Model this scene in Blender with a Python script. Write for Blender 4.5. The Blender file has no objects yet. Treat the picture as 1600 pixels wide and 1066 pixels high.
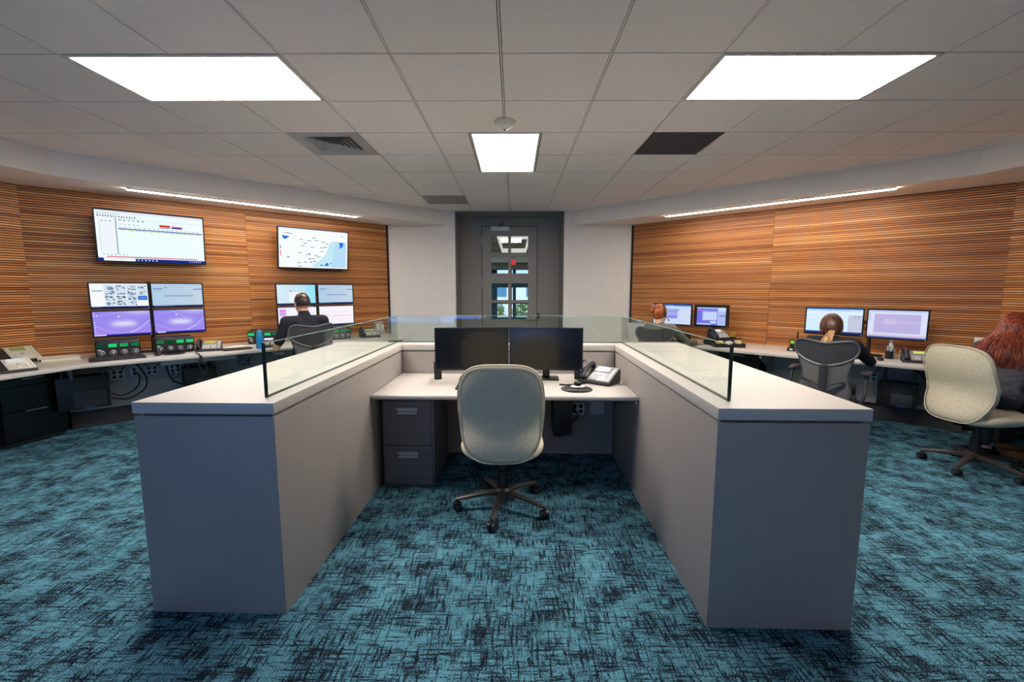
import bpy, bmesh, math, random
from mathutils import Vector, Matrix, Euler

random.seed(11)
SC = bpy.context.scene
COL = SC.collection
R = math.radians
V = Vector

# ------------------------------------------------------------------ camera
cam_d = bpy.data.cameras.new('camera')
cam_d.sensor_width = 36.0
cam_d.lens = 690.0 / 1600.0 * 36.0
cam_d.clip_start = 0.05
cam_d.clip_end = 200
cam = bpy.data.objects.new('camera', cam_d)
COL.objects.link(cam)
cam.location = (0, 0, 1.5)
cam.rotation_euler = (R(90 - 6.695), 0, R(0.247))
SC.camera = cam

# ------------------------------------------------------------------ world, exposure
world = bpy.data.worlds.new('world')
SC.world = world
world.use_nodes = True
wn = world.node_tree
wn.nodes['Background'].inputs[0].default_value = (0.62, 0.80, 1.0, 1)
wn.nodes['Background'].inputs[1].default_value = 1.6
SC.view_settings.view_transform = 'Standard'
SC.view_settings.look = 'None'
SC.view_settings.exposure = 0.0
SC.view_settings.gamma = 1.0
SC.view_settings.use_curve_mapping = False


# sun on the ground outside the lobby windows
sun_d = bpy.data.lights.new('sun', 'SUN')
sun_d.energy = 3.0
sun_d.angle = R(1)
sun_d.color = (1, 0.96, 0.9)
sun = bpy.data.objects.new('sun', sun_d)
COL.objects.link(sun)
sun.rotation_euler = (R(42), 0, R(-30))


def area_light(name, loc, rot, sx, sy, power, color):
    d = bpy.data.lights.new(name, 'AREA')
    d.shape = 'RECTANGLE'
    d.size = sx
    d.size_y = sy
    d.energy = power
    d.color = color
    o = bpy.data.objects.new(name, d)
    COL.objects.link(o)
    o.location = loc
    o.rotation_euler = rot
    return o


# daylight entering through the two windows of the wall behind the camera
area_light('window_daylight', (-2.6, -3.40, 1.45), (R(90), 0, R(180)), 2.6, 1.5, 560, (0.14, 0.36, 1.0))
area_light('window_daylight', (2.2, -3.40, 1.45), (R(90), 0, R(180)), 2.6, 1.5, 80, (0.85, 0.70, 0.75))
PANEL_E = 37.0      # emission of the square ceiling panels
STRIP_E = 60.0     # emission of the linear soffit lights


# ------------------------------------------------------------------ colour and materials
def lin(c):
    return c / 12.92 if c <= 0.04045 else ((c + 0.055) / 1.055) ** 2.4


def C(r, g, b):
    return (lin(r / 255), lin(g / 255), lin(b / 255), 1.0)


MATS = {}


def mat(name, col, rough=0.5, metal=0.0, var=0.0, scale=20.0, bump=0.0, bscale=200.0, coat=0.0, spec=0.5,
        stretch=None, emit=None, estr=0.0):
    if name in MATS:
        return MATS[name]
    m = bpy.data.materials.new(name)
    m.use_nodes = True
    nt = m.node_tree
    b = nt.nodes['Principled BSDF']
    b.inputs['Base Color'].default_value = col
    b.inputs['Roughness'].default_value = rough
    b.inputs['Metallic'].default_value = metal
    b.inputs['Specular IOR Level'].default_value = spec
    b.inputs['Coat Weight'].default_value = coat
    if emit:
        b.inputs['Emission Color'].default_value = emit
        b.inputs['Emission Strength'].default_value = estr
    if var or bump:
        tc = nt.nodes.new('ShaderNodeTexCoord')
        mp = nt.nodes.new('ShaderNodeMapping')
        if stretch:
            mp.inputs['Scale'].default_value = stretch
        nt.links.new(tc.outputs['Object'], mp.inputs[0])
    if var:
        n = nt.nodes.new('ShaderNodeTexNoise')
        n.inputs['Scale'].default_value = scale
        n.inputs['Detail'].default_value = 4
        nt.links.new(mp.outputs[0], n.inputs['Vector'])
        mr = nt.nodes.new('ShaderNodeMapRange')
        mr.inputs[1].default_value = 0.3
        mr.inputs[2].default_value = 0.7
        mr.inputs[3].default_value = 1 - var
        mr.inputs[4].default_value = 1 + var
        nt.links.new(n.outputs[0], mr.inputs[0])
        mx = nt.nodes.new('ShaderNodeVectorMath')
        mx.operation = 'SCALE'
        mx.inputs[0].default_value = col[:3]
        nt.links.new(mr.outputs[0], mx.inputs['Scale'])
        nt.links.new(mx.outputs[0], b.inputs['Base Color'])
    if bump:
        n2 = nt.nodes.new('ShaderNodeTexNoise')
        n2.inputs['Scale'].default_value = bscale
        n2.inputs['Detail'].default_value = 3
        nt.links.new(mp.outputs[0], n2.inputs['Vector'])
        bp = nt.nodes.new('ShaderNodeBump')
        bp.inputs['Strength'].default_value = bump
        bp.inputs['Distance'].default_value = 0.002
        nt.links.new(n2.outputs[0], bp.inputs['Height'])
        nt.links.new(bp.outputs[0], b.inputs['Normal'])
    MATS[name] = m
    return m


def emis(name, col, s):
    if name in MATS:
        return MATS[name]
    m = bpy.data.materials.new(name)
    m.use_nodes = True
    nt = m.node_tree
    nt.nodes.clear()
    e = nt.nodes.new('ShaderNodeEmission')
    o = nt.nodes.new('ShaderNodeOutputMaterial')
    e.inputs[0].default_value = col
    e.inputs[1].default_value = s
    nt.links.new(e.outputs[0], o.inputs[0])
    MATS[name] = m
    return m


def glass_mat(name, tint, mixf, rough=0.0):
    """thin sheet glass: mostly transparent with a clear reflection"""
    m = bpy.data.materials.new(name)
    m.use_nodes = True
    nt = m.node_tree
    nt.nodes.clear()
    t = nt.nodes.new('ShaderNodeBsdfTransparent')
    t.inputs[0].default_value = tint
    g = nt.nodes.new('ShaderNodeBsdfGlossy')
    g.inputs['Roughness'].default_value = rough
    fr = nt.nodes.new('ShaderNodeLayerWeight')
    fr.inputs[0].default_value = 0.5
    pw = nt.nodes.new('ShaderNodeMath')
    pw.operation = 'POWER'
    pw.inputs[1].default_value = 5.0
    nt.links.new(fr.outputs['Facing'], pw.inputs[0])
    mu = nt.nodes.new('ShaderNodeMath')
    mu.operation = 'MULTIPLY_ADD'
    mu.inputs[1].default_value = 0.75 * mixf
    mu.inputs[2].default_value = 0.05 * mixf
    mx = nt.nodes.new('ShaderNodeMixShader')
    o = nt.nodes.new('ShaderNodeOutputMaterial')
    nt.links.new(pw.outputs[0], mu.inputs[0])
    nt.links.new(mu.outputs[0], mx.inputs[0])
    nt.links.new(t.outputs[0], mx.inputs[1])
    nt.links.new(g.outputs[0], mx.inputs[2])
    nt.links.new(mx.outputs[0], o.inputs[0])
    MATS[name] = m
    return m


def screen_mat():
    m = bpy.data.materials.new('screen_picture')
    m.use_nodes = True
    nt = m.node_tree
    nt.nodes.clear()
    a = nt.nodes.new('ShaderNodeVertexColor')
    a.layer_name = 'Col'
    e = nt.nodes.new('ShaderNodeEmission')
    e.inputs[1].default_value = 1.0
    o = nt.nodes.new('ShaderNodeOutputMaterial')
    nt.links.new(a.outputs[0], e.inputs[0])
    nt.links.new(e.outputs[0], o.inputs[0])
    return m


def carpet_mat():
    m = bpy.data.materials.new('teal_carpet')
    m.use_nodes = True
    nt = m.node_tree
    N = nt.nodes.new
    Lk = nt.links.new
    b = nt.nodes['Principled BSDF']
    b.inputs['Roughness'].default_value = 0.95
    b.inputs['Specular IOR Level'].default_value = 0.1
    tc = N('ShaderNodeTexCoord')

    def streak(sx, sy, detail, rot=0.0):
        mp = N('ShaderNodeMapping')
        mp.inputs['Scale'].default_value = (sx, sy, 1)
        mp.inputs['Rotation'].default_value = (0, 0, rot)
        Lk(tc.outputs['Object'], mp.inputs[0])
        n = N('ShaderNodeTexNoise')
        n.inputs['Scale'].default_value = 1.0
        n.inputs['Detail'].default_value = detail
        n.inputs['Roughness'].default_value = 0.62
        Lk(mp.outputs[0], n.inputs['Vector'])
        return n.outputs[0]

    def math2(op, a, c):
        k = N('ShaderNodeMath')
        k.operation = op
        for i, x in enumerate((a, c)):
            if isinstance(x, (int, float)):
                k.inputs[i].default_value = x
            else:
                Lk(x, k.inputs[i])
        return k.outputs[0]

    h = streak(9, 90, 6)          # long dashes across
    v = streak(84, 10, 6)          # long dashes in depth
    big = streak(5.5, 6.5, 5)     # patches
    fine = streak(210, 210, 2)
    lines = math2('MINIMUM', h, v)
    s = math2('ADD', math2('MULTIPLY', lines, 1.22), math2('MULTIPLY', big, 0.60))
    s = math2('ADD', s, math2('MULTIPLY', math2('SUBTRACT', fine, 0.5), 0.80))
    cr = N('ShaderNodeValToRGB')
    e = cr.color_ramp.elements
    e[0].position = 0.0
    e[0].color = C(22, 30, 42)
    e[1].position = 1.0
    e[1].color = C(98, 152, 170)
    for p, c in ((0.838, C(25, 31, 43)), (0.858, C(42, 70, 86)), (0.880, C(78, 128, 146))):
        k = e.new(p)
        k.color = c
    Lk(s, cr.inputs[0])
    Lk(cr.outputs[0], b.inputs['Base Color'])
    bp = N('ShaderNodeBump')
    bp.inputs['Strength'].default_value = 0.35
    bp.inputs['Distance'].default_value = 0.003
    Lk(s, bp.inputs['Height'])
    Lk(bp.outputs[0], b.inputs['Normal'])
    return m


def wood_mat():
    """each slat has its own tone (vertex colour) and its own long grain"""
    m = bpy.data.materials.new('walnut_slats')
    m.use_nodes = True
    nt = m.node_tree
    N = nt.nodes.new
    Lk = nt.links.new
    b = nt.nodes['Principled BSDF']
    b.inputs['Roughness'].default_value = 0.42
    tc = N('ShaderNodeTexCoord')
    mp = N('ShaderNodeMapping')
    mp.inputs['Scale'].default_value = (1.3, 30, 110)
    Lk(tc.outputs['Object'], mp.inputs[0])
    n = N('ShaderNodeTexNoise')
    n.inputs['Scale'].default_value = 1.0
    n.inputs['Detail'].default_value = 6
    n.inputs['Roughness'].default_value = 0.7
    Lk(mp.outputs[0], n.inputs['Vector'])
    vc = N('ShaderNodeVertexColor')
    vc.layer_name = 'Col'
    ad = N('ShaderNodeMath')
    ad.operation = 'MULTIPLY_ADD'
    ad.inputs[1].default_value = 0.55
    Lk(vc.outputs[0], ad.inputs[0])
    sb = N('ShaderNodeMath')
    sb.operation = 'MULTIPLY'
    sb.inputs[1].default_value = 0.70
    Lk(n.outputs[0], sb.inputs[0])
    Lk(sb.outputs[0], ad.inputs[2])
    cr = N('ShaderNodeValToRGB')
    e = cr.color_ramp.elements
    e[0].position = 0.22
    e[0].color = C(104, 56, 30)
    e[1].position = 0.95
    e[1].color = C(242, 186, 118)
    for p, c in ((0.48, C(164, 97, 52)), (0.68, C(208, 140, 80))):
        k = e.new(p)
        k.color = c
    Lk(ad.outputs[0], cr.inputs[0])
    Lk(cr.outputs[0], b.inputs['Base Color'])
    return m


def mesh_fabric_mat(name, col, dens=0.75):
    m = bpy.data.materials.new(name)
    m.use_nodes = True
    nt = m.node_tree
    N = nt.nodes.new
    Lk = nt.links.new
    b = nt.nodes['Principled BSDF']
    b.inputs['Base Color'].default_value = col
    b.inputs['Roughness'].default_value = 0.6
    tc = N('ShaderNodeTexCoord')
    mp = N('ShaderNodeMapping')
    mp.inputs['Scale'].default_value = (70, 70, 95)
    Lk(tc.outputs['Object'], mp.inputs[0])
    vo = N('ShaderNodeTexVoronoi')
    vo.inputs['Scale'].default_value = 1.0
    Lk(mp.outputs[0], vo.inputs['Vector'])
    lt = N('ShaderNodeMath')
    lt.operation = 'GREATER_THAN'
    lt.inputs[1].default_value = 1 - dens
    Lk(vo.outputs[0], lt.inputs[0])
    tr = N('ShaderNodeBsdfTransparent')
    mx = N('ShaderNodeMixShader')
    Lk(lt.outputs[0], mx.inputs[0])
    Lk(tr.outputs[0], mx.inputs[1])
    Lk(b.outputs[0], mx.inputs[2])
    Lk(mx.outputs[0], nt.nodes['Material Output'].inputs[0])
    return m


def hair_mat(name, dark, light):
    m = bpy.data.materials.new(name)
    m.use_nodes = True
    nt = m.node_tree
    N = nt.nodes.new
    Lk = nt.links.new
    b = nt.nodes['Principled BSDF']
    b.inputs['Roughness'].default_value = 0.38
    tc = N('ShaderNodeTexCoord')
    mp = N('ShaderNodeMapping')
    mp.inputs['Scale'].default_value = (60, 60, 9)
    Lk(tc.outputs['Object'], mp.inputs[0])
    n = N('ShaderNodeTexNoise')
    n.inputs['Scale'].default_value = 1.0
    n.inputs['Detail'].default_value = 4
    Lk(mp.outputs[0], n.inputs['Vector'])
    cr = N('ShaderNodeValToRGB')
    cr.color_ramp.elements[0].position = 0.36
    cr.color_ramp.elements[0].color = dark
    cr.color_ramp.elements[1].position = 0.66
    cr.color_ramp.elements[1].color = light
    Lk(n.outputs[0], cr.inputs[0])
    Lk(cr.outputs[0], b.inputs['Base Color'])
    bp = N('ShaderNodeBump')
    bp.inputs['Strength'].default_value = 0.6
    bp.inputs['Distance'].default_value = 0.004
    Lk(n.outputs[0], bp.inputs['Height'])
    Lk(bp.outputs[0], b.inputs['Normal'])
    return m


SCREEN = screen_mat()
CARPET = carpet_mat()
WOOD = wood_mat()
M_TILE = mat('ceiling_tile', C(246, 234, 224), 0.95, var=0.03, scale=60, bump=0.15, bscale=400, spec=0.1)
M_GRID = mat('ceiling_grid', C(96, 92, 90), 0.6)
M_SOFFIT = mat('soffit_paint', C(240, 229, 216), 0.85, spec=0.2)
M_WALL = mat('grey_wall', C(222, 216, 210), 0.85, var=0.02, scale=6, spec=0.2)
M_DOORWALL = mat('door_wall_grey', C(146, 140, 135), 0.7, spec=0.3)
M_DOOR = mat('door_paint', C(142, 135, 130), 0.5)
M_BLACK = mat('black_plastic', C(22, 22, 24), 0.45)
M_BLACKG = mat('black_gloss', C(10, 10, 12), 0.18)
M_DARK = mat('dark_grey_plastic', C(46, 46, 50), 0.5)
M_SUB = mat('slat_backing', C(24, 14, 9), 0.9)
M_LAM = mat('grey_laminate', C(190, 182, 176), 0.42, var=0.015, scale=4)
M_LAMSIDE = mat('panel_laminate', C(150, 142, 138), 0.5, var=0.02, scale=3)
M_TOP = mat('worktop_laminate', C(200, 194, 188), 0.38, var=0.015, scale=30)
M_GREYPANEL = mat('underdesk_panel', C(150, 148, 148), 0.6)
M_CHAR = mat('charcoal_steel', C(98, 92, 94), 0.45, bump=0.1, bscale=600)
M_CHROME = mat('brushed_metal', C(190, 188, 186), 0.28, metal=0.9)
M_SILVER = mat('silver_plastic', C(176, 178, 182), 0.35, metal=0.3)
M_WHITE = mat('white_plastic', C(226, 224, 218), 0.5)
M_IVORY = mat('ivory_plastic', C(214, 206, 178), 0.5)
M_PAPER = mat('white_paper', C(236, 234, 226), 0.9)
M_NOTE = mat('yellow_note', C(240, 226, 120), 0.9)
M_FABRIC = mat('oatmeal_fabric', C(196, 186, 162), 0.95, var=0.20, scale=130, bump=0.5, bscale=420, spec=0.1)
M_PIPING = mat('oatmeal_piping', C(186, 180, 160), 0.9, spec=0.1)
M_BASE = mat('chair_base_bronze', C(74, 66, 62), 0.34, metal=0.3)
M_CABLE = mat('black_cable', C(14, 14, 16), 0.5)
M_GLASSEDGE = mat('glass_edge', C(14, 40, 38), 0.15)
M_GLASS = glass_mat('clear_sheet_glass', (0.92, 0.965, 0.94, 1), 1.0)
M_PANE = glass_mat('door_pane_glass', (0.90, 0.95, 0.96, 1), 0.7)
M_MESH = mesh_fabric_mat('charcoal_mesh', C(58, 57, 60), 0.80)
M_FRAME = mat('chair_frame_grey', C(72, 70, 72), 0.35)
M_FRAMEL = mat('chair_frame_light', C(84, 82, 84), 0.35)
M_TEAL = mat('teal_paint', C(16, 84, 110), 0.5)


# ------------------------------------------------------------------ mesh builder
class MB:
    def __init__(self):
        self.bm = bmesh.new()
        self.cl = None

    def col(self):
        if self.cl is None:
            self.cl = self.bm.loops.layers.float_color.new('Col')
        return self.cl

    def face(self, vs, mi=0, color=None):
        try:
            f = self.bm.faces.new(vs)
        except ValueError:
            return None
        f.material_index = mi
        if color is not None:
            L = self.col()
            for lp in f.loops:
                lp[L] = color
        return f

    def box(self, x0, x1, y0, y1, z0, z1, M=None, mi=0, color=None):
        p = [V((x, y, z)) for z in (z0, z1) for y in (y0, y1) for x in (x0, x1)]
        if M is not None:
            p = [M @ q for q in p]
        v = [self.bm.verts.new(q) for q in p]
        for q in ((0, 2, 3, 1), (4, 5, 7, 6), (0, 1, 5, 4), (2, 6, 7, 3), (0, 4, 6, 2), (1, 3, 7, 5)):
            self.face([v[i] for i in q], mi, color)
        return self

    def prism(self, poly, z0, z1, M=None, mi=0):
        a = sum(poly[i][0] * poly[(i + 1) % len(poly)][1] - poly[(i + 1) % len(poly)][0] * poly[i][1]
                for i in range(len(poly)))
        if a < 0:
            poly = poly[::-1]
        lo = [V((x, y, z0)) for x, y in poly]
        hi = [V((x, y, z1)) for x, y in poly]
        if M is not None:
            lo = [M @ q for q in lo]
            hi = [M @ q for q in hi]
        lo = [self.bm.verts.new(q) for q in lo]
        hi = [self.bm.verts.new(q) for q in hi]
        n = len(poly)
        self.face(lo[::-1], mi)
        self.face(hi, mi)
        for i in range(n):
            j = (i + 1) % n
            self.face([lo[i], lo[j], hi[j], hi[i]], mi)
        return self

    def tube(self, pts, r, n=8, closed=False, caps=True, mi=0, flat=None):
        pts = [V(p) for p in pts]
        k = len(pts)
        rs = r if isinstance(r, (list, tuple)) else [r] * k
        tang = []
        for i in range(k):
            a = pts[(i - 1) % k] if (closed or i > 0) else pts[i]
            c = pts[(i + 1) % k] if (closed or i < k - 1) else pts[i]
            t = (c - a)
            tang.append(t.normalized() if t.length > 1e-9 else V((0, 0, 1)))
        up = V((0, 0, 1)) if abs(tang[0].z) < 0.9 else V((1, 0, 0))
        nrm = (up - tang[0] * up.dot(tang[0])).normalized()
        rings = []
        for i in range(k):
            t = tang[i]
            nrm = (nrm - t * nrm.dot(t))
            nrm = nrm.normalized() if nrm.length > 1e-6 else t.orthogonal().normalized()
            bn = t.cross(nrm)
            fx, fy = flat if flat else (1, 1)
            rings.append([self.bm.verts.new(pts[i] + (nrm * math.cos(2 * math.pi * j / n) * fx +
                                                      bn * math.sin(2 * math.pi * j / n) * fy) * rs[i])
                          for j in range(n)])
        for i in range(k if closed else k - 1):
            A = rings[i]
            B = rings[(i + 1) % k]
            for j in range(n):
                self.face([A[j], A[(j + 1) % n], B[(j + 1) % n], B[j]], mi)
        if caps and not closed:
            self.face(rings[0][::-1], mi)
            self.face(rings[-1], mi)
        return self

    def cyl(self, p0, p1, r0, r1=None, n=16, mi=0):
        return self.tube([p0, p1], [r0, r0 if r1 is None else r1], n, mi=mi)

    def lathe(self, prof, n=20, M=None, mi=0):
        rings = []
        for (r, z) in prof:
            ring = []
            for j in range(n):
                a = 2 * math.pi * j / n
                q = V((r * math.cos(a), r * math.sin(a), z))
                ring.append(self.bm.verts.new(M @ q if M is not None else q))
            rings.append(ring)
        for i in range(len(rings) - 1):
            for j in range(n):
                self.face([rings[i][j], rings[i][(j + 1) % n], rings[i + 1][(j + 1) % n], rings[i + 1][j]], mi)
        self.face(rings[0][::-1], mi)
        self.face(rings[-1], mi)
        return self

    def ell(self, c, rad, M=None, nu=14, nv=10, mi=0):
        c = V(c)
        rings = []
        for i in range(1, nv):
            th = math.pi * i / nv
            ring = []
            for j in range(nu):
                a = 2 * math.pi * j / nu
                q = V((rad[0] * math.sin(th) * math.cos(a), rad[1] * math.sin(th) * math.sin(a),
                       rad[2] * math.cos(th)))
                ring.append(self.bm.verts.new(c + (M @ q if M is not None else q)))
            rings.append(ring)
        top = V((0, 0, rad[2]))
        t = self.bm.verts.new(c + (M @ top if M is not None else top))
        b = self.bm.verts.new(c - (M @ top if M is not None else top))
        for i in range(len(rings) - 1):
            for j in range(nu):
                self.face([rings[i][j], rings[i + 1][j], rings[i + 1][(j + 1) % nu], rings[i][(j + 1) % nu]], mi)
        for j in range(nu):
            self.face([t, rings[0][j], rings[0][(j + 1) % nu]], mi)
            self.face([b, rings[-1][(j + 1) % nu], rings[-1][j]], mi)
        return self

    def capsule(self, p0, p1, r0, r1, n=12):
        p0, p1 = V(p0), V(p1)
        d = p1 - p0
        L = max(d.length, 1e-5)
        q = d.to_track_quat('Z', 'Y').to_matrix()
        rings = []
        prof = []
        for i in range(1, 5):
            a = math.pi / 2 * i / 4
            prof.append((r0 * math.sin(a), -r0 * math.cos(a)))
        for i in range(0, 4):
            a = math.pi / 2 * i / 4
            prof.append((r1 * math.cos(a), L + r1 * math.sin(a)))
        for (rr, z) in prof:
            rings.append([self.bm.verts.new(p0 + q @ V((rr * math.cos(2 * math.pi * j / n),
                                                         rr * math.sin(2 * math.pi * j / n), z))) for j in range(n)])
        for i in range(len(rings) - 1):
            for j in range(n):
                self.face([rings[i][j], rings[i][(j + 1) % n], rings[i + 1][(j + 1) % n], rings[i + 1][j]])
        b = self.bm.verts.new(p0 + q @ V((0, 0, -r0)))
        t = self.bm.verts.new(p0 + q @ V((0, 0, L + r1)))
        for j in range(n):
            self.face([b, rings[0][(j + 1) % n], rings[0][j]])
            self.face([t, rings[-1][j], rings[-1][(j + 1) % n]])
        return self

    def pad(self, outline, depth, T, na=40, nr=7, p=3.0, M=None, power=0.5):
        """cushion: outline(a)->(x,z); depth(x,z)->y of the middle surface; thickness T rounded off at the rim"""
        def P(a, rr, sgn):
            x, z = outline(a)
            x *= rr
            z = z * rr if not hasattr(outline, 'cz') else outline.cz + (z - outline.cz) * rr
            t = T * 0.5 * max(0.0, 1 - rr ** p) ** power
            q = V((x, depth(x, z) + sgn * t, z))
            return M @ q if M is not None else q
        rim = [self.bm.verts.new(P(2 * math.pi * j / na, 1, 0)) for j in range(na)]
        for sgn in (-1, 1):
            prev = rim
            for i in range(nr - 1, 0, -1):
                rr = math.sin(math.pi / 2 * i / nr)
                ring = [self.bm.verts.new(P(2 * math.pi * j / na, rr, sgn)) for j in range(na)]
                for j in range(na):
                    q = [prev[j], prev[(j + 1) % na], ring[(j + 1) % na], ring[j]]
                    self.face(q if sgn < 0 else q[::-1])
                prev = ring
            c = self.bm.verts.new(P(0, 0, sgn))
            for j in range(na):
                q = [prev[j], prev[(j + 1) % na], c]
                self.face(q if sgn < 0 else q[::-1])
        return self

    def build(self, name, m, parent=None, bevel=0.0, seg=2, smooth=True, angle=40, loc=None, rot=None):
        bm = self.bm
        if bevel > 0:
            bmesh.ops.recalc_face_normals(bm, faces=bm.faces)
            ed = [e for e in bm.edges if len(e.link_faces) == 2 and e.calc_face_angle(0) > R(30)]
            bmesh.ops.bevel(bm, geom=ed, offset=bevel, segments=seg, affect='EDGES', profile=0.5,
                            clamp_overlap=True)
        me = bpy.data.meshes.new(name)
        if bm.faces and bevel == 0:
            bmesh.ops.recalc_face_normals(bm, faces=bm.faces)
        bm.to_mesh(me)
        bm.free()
        for k in (m if isinstance(m, (list, tuple)) else [m]):
            me.materials.append(k)
        if smooth:
            for p in me.polygons:
                p.use_smooth = True
            me.set_sharp_from_angle(angle=R(angle))
        o = bpy.data.objects.new(name, me)
        COL.objects.link(o)
        if parent is not None:
            o.parent = parent
        if loc is not None:
            o.location = loc
        if rot is not None:
            o.rotation_euler = rot
        return o


def tag(o, label=None, cat=None, group=None, kind=None):
    if label:
        o['label'] = label
    if cat:
        o['category'] = cat
    if group:
        o['group'] = group
    if kind:
        o['kind'] = kind
    return o


def thing(name, label, cat, loc=(0, 0, 0), rz=0.0, group=None, kind=None):
    o = bpy.data.objects.new(name, None)
    o.empty_display_size = 0.1
    COL.objects.link(o)
    o.location = loc
    o.rotation_euler = (0, 0, R(rz))
    return tag(o, label, cat, group, kind)


KIDS = {}


def copy_tree(o, parent=None):
    c = o.copy()
    COL.objects.link(c)
    c.parent = parent
    for ch in [x for x in COL.objects if x.parent == o]:
        copy_tree(ch, c)
    return c


def place_copy(o, loc, rz, label, group=None):
    c = copy_tree(o)
    c.location = loc
    c.rotation_euler = (0, 0, R(rz))
    c['label'] = label
    if group:
        c['group'] = group
    return c


def arc(c, r, a0, a1, n, plane='xz'):
    out = []
    for i in range(n + 1):
        a = a0 + (a1 - a0) * i / n
        if plane == 'xz':
            out.append((c[0] + r * math.cos(a), c[1], c[2] + r * math.sin(a)))
        elif plane == 'xy':
            out.append((c[0] + r * math.cos(a), c[1] + r * math.sin(a), c[2]))
        else:
            out.append((c[0], c[1] + r * math.cos(a), c[2] + r * math.sin(a)))
    return out


def spline(pts, n=6):
    """Catmull-Rom through pts"""
    P = [V(p) for p in pts]
    P = [P[0] * 2 - P[1]] + P + [P[-1] * 2 - P[-2]]
    out = []
    for i in range(1, len(P) - 2):
        for k in range(n):
            t = k / n
            a, b, c, d = P[i - 1], P[i], P[i + 1], P[i + 2]
            out.append(0.5 * ((2 * b) + (c - a) * t + (2 * a - 5 * b + 4 * c - d) * t * t +
                              (3 * b - a - 3 * c + d) * t ** 3))
    out.append(P[-2])
    return out


def superell(w, h, e=4.0, cx=0.0, cz=0.0):
    def f(a):
        c, s = math.cos(a), math.sin(a)
        return (cx + w * math.copysign(abs(c) ** (2 / e), c), cz + h * math.copysign(abs(s) ** (2 / e), s))
    f.cz = cz
    return f


# ------------------------------------------------------------------ room frame
CZ = 2.788          # ceiling
SZ = 2.557          # underside of the soffit
TW, TD = 0.61, 0.6175
GX, GY = -0.073, 2.595
L0, L1 = V((-5.05, 4.61, 0)), V((-2.108, 7.515, 0))
R0, R1 = V((1.968, 7.515, 0)), V((5.015, 4.573, 0))
eL = (L1 - L0).normalized()
nL = V((eL.y, -eL.x, 0))
eR = (R1 - R0).normalized()
nR = V((eR.y, -eR.x, 0))
RZL = math.degrees(math.atan2(nL.x, -nL.y))
RZR = math.degrees(math.atan2(nR.x, -nR.y))
LEN_L = (L1 - L0).length
LEN_R = (R1 - R0).length
ZL, ZR = 0.785, 0.735      # worktop heights left and right
SL = 0.206                 # the side walls open outwards


def PL(a, d, z=0.0):
    q = L0 + eL * a + nL * d
    return V((q.x, q.y, z))


def PR(a, d, z=0.0):
    q = R0 + eR * a + nR * d
    return V((q.x, q.y, z))


def struct(o):
    o['kind'] = 'structure'
    return o


YB = -3.5
LS = V((L0.x - SL * (L0.y - YB), YB, 0))
RS = V((R1.x + SL * (R1.y - YB), YB, 0))
YD = 8.2                    # wall with the door
XA, XB = -0.985, 0.839      # recess of the door

# floor
b = MB()
b.box(-8, 8, -4.2, 8.3, -0.1, 0.0)
struct(b.build('floor', CARPET, smooth=False))

# grey walls
b = MB()
b.box(L1.x - 0.6, XA, 7.515, 8.35, 0, CZ + 0.1)
struct(b.build('wall_back_left', M_WALL, smooth=False))
b = MB()
b.box(XB, R0.x + 0.6, 7.515, 8.35, 0, CZ + 0.1)
struct(b.build('wall_back_right', M_WALL, smooth=False))


# wood-slat walls: backing + lower grey plinth + slat panels
def wood_wall(name, p, q, n, splits, ztop, zlow):
    e = (q - p).normalized()
    Ln = (q - p).length
    rz = math.atan2(e.y, e.x)
    w = MB()
    s = 1 if (V((-e.y, e.x, 0)).dot(n) > 0) else -1     # local y towards the room
    w.box(-0.02, Ln + 0.02, -0.25 * s, -0.012 * s, 0, CZ + 0.1)
    o = struct(w.build(name, M_SUB, smooth=False, loc=p, rot=(0, 0, rz)))
    pitch = 0.0245
    for a0, a1 in zip(splits[:-1], splits[1:]):
        k = MB()
        z = zlow
        while z < ztop - 0.004:
            t = min(1, max(0, random.gauss(0.51, 0.17)))
            y1 = random.uniform(0.010, 0.013)
            k.box(a0 + 0.002, a1 - 0.002, -0.014 * s, (y1 - 0.004) * s, z + 0.0035, min(z + pitch - 0.0035, ztop),
                  color=(t, t, t, 1))
            z += pitch
        so = k.build('slat_panel', WOOD, o, smooth=False)
        so['kind'] = 'stuff'
    return o


wood_wall('wall_left', L0, L1, nL, [0, 2.04, LEN_L - 0.02], SZ, 0.66)
wood_wall('wall_right', R0, R1, nR, [0.02, 2.10, LEN_R], SZ, 0.61)
nLS = V((1, SL, 0)).normalized()
wood_wall('wall_far_left', LS, L0, V((1, 0, 0)), [0.0, 2.0, 4.0, 6.0, (L0 - LS).length], SZ, 0.66)
wood_wall('wall_far_right', R1, RS, V((-1, 0, 0)), [0.0, 2.0, 4.0, 6.0, (RS - R1).length], SZ, 0.61)
# dark end trims of the slat walls
for nm, P in (('trim_1', L1 + V((-0.004, -0.012, 0))), ('trim_2', R0 + V((0.004, -0.012, 0)))):
    b = MB()
    b.box(P.x - 0.012, P.x + 0.012, P.y - 0.02, P.y + 0.01, 0.6, SZ)
    struct(b.build(nm, M_SUB, smooth=False))

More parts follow.
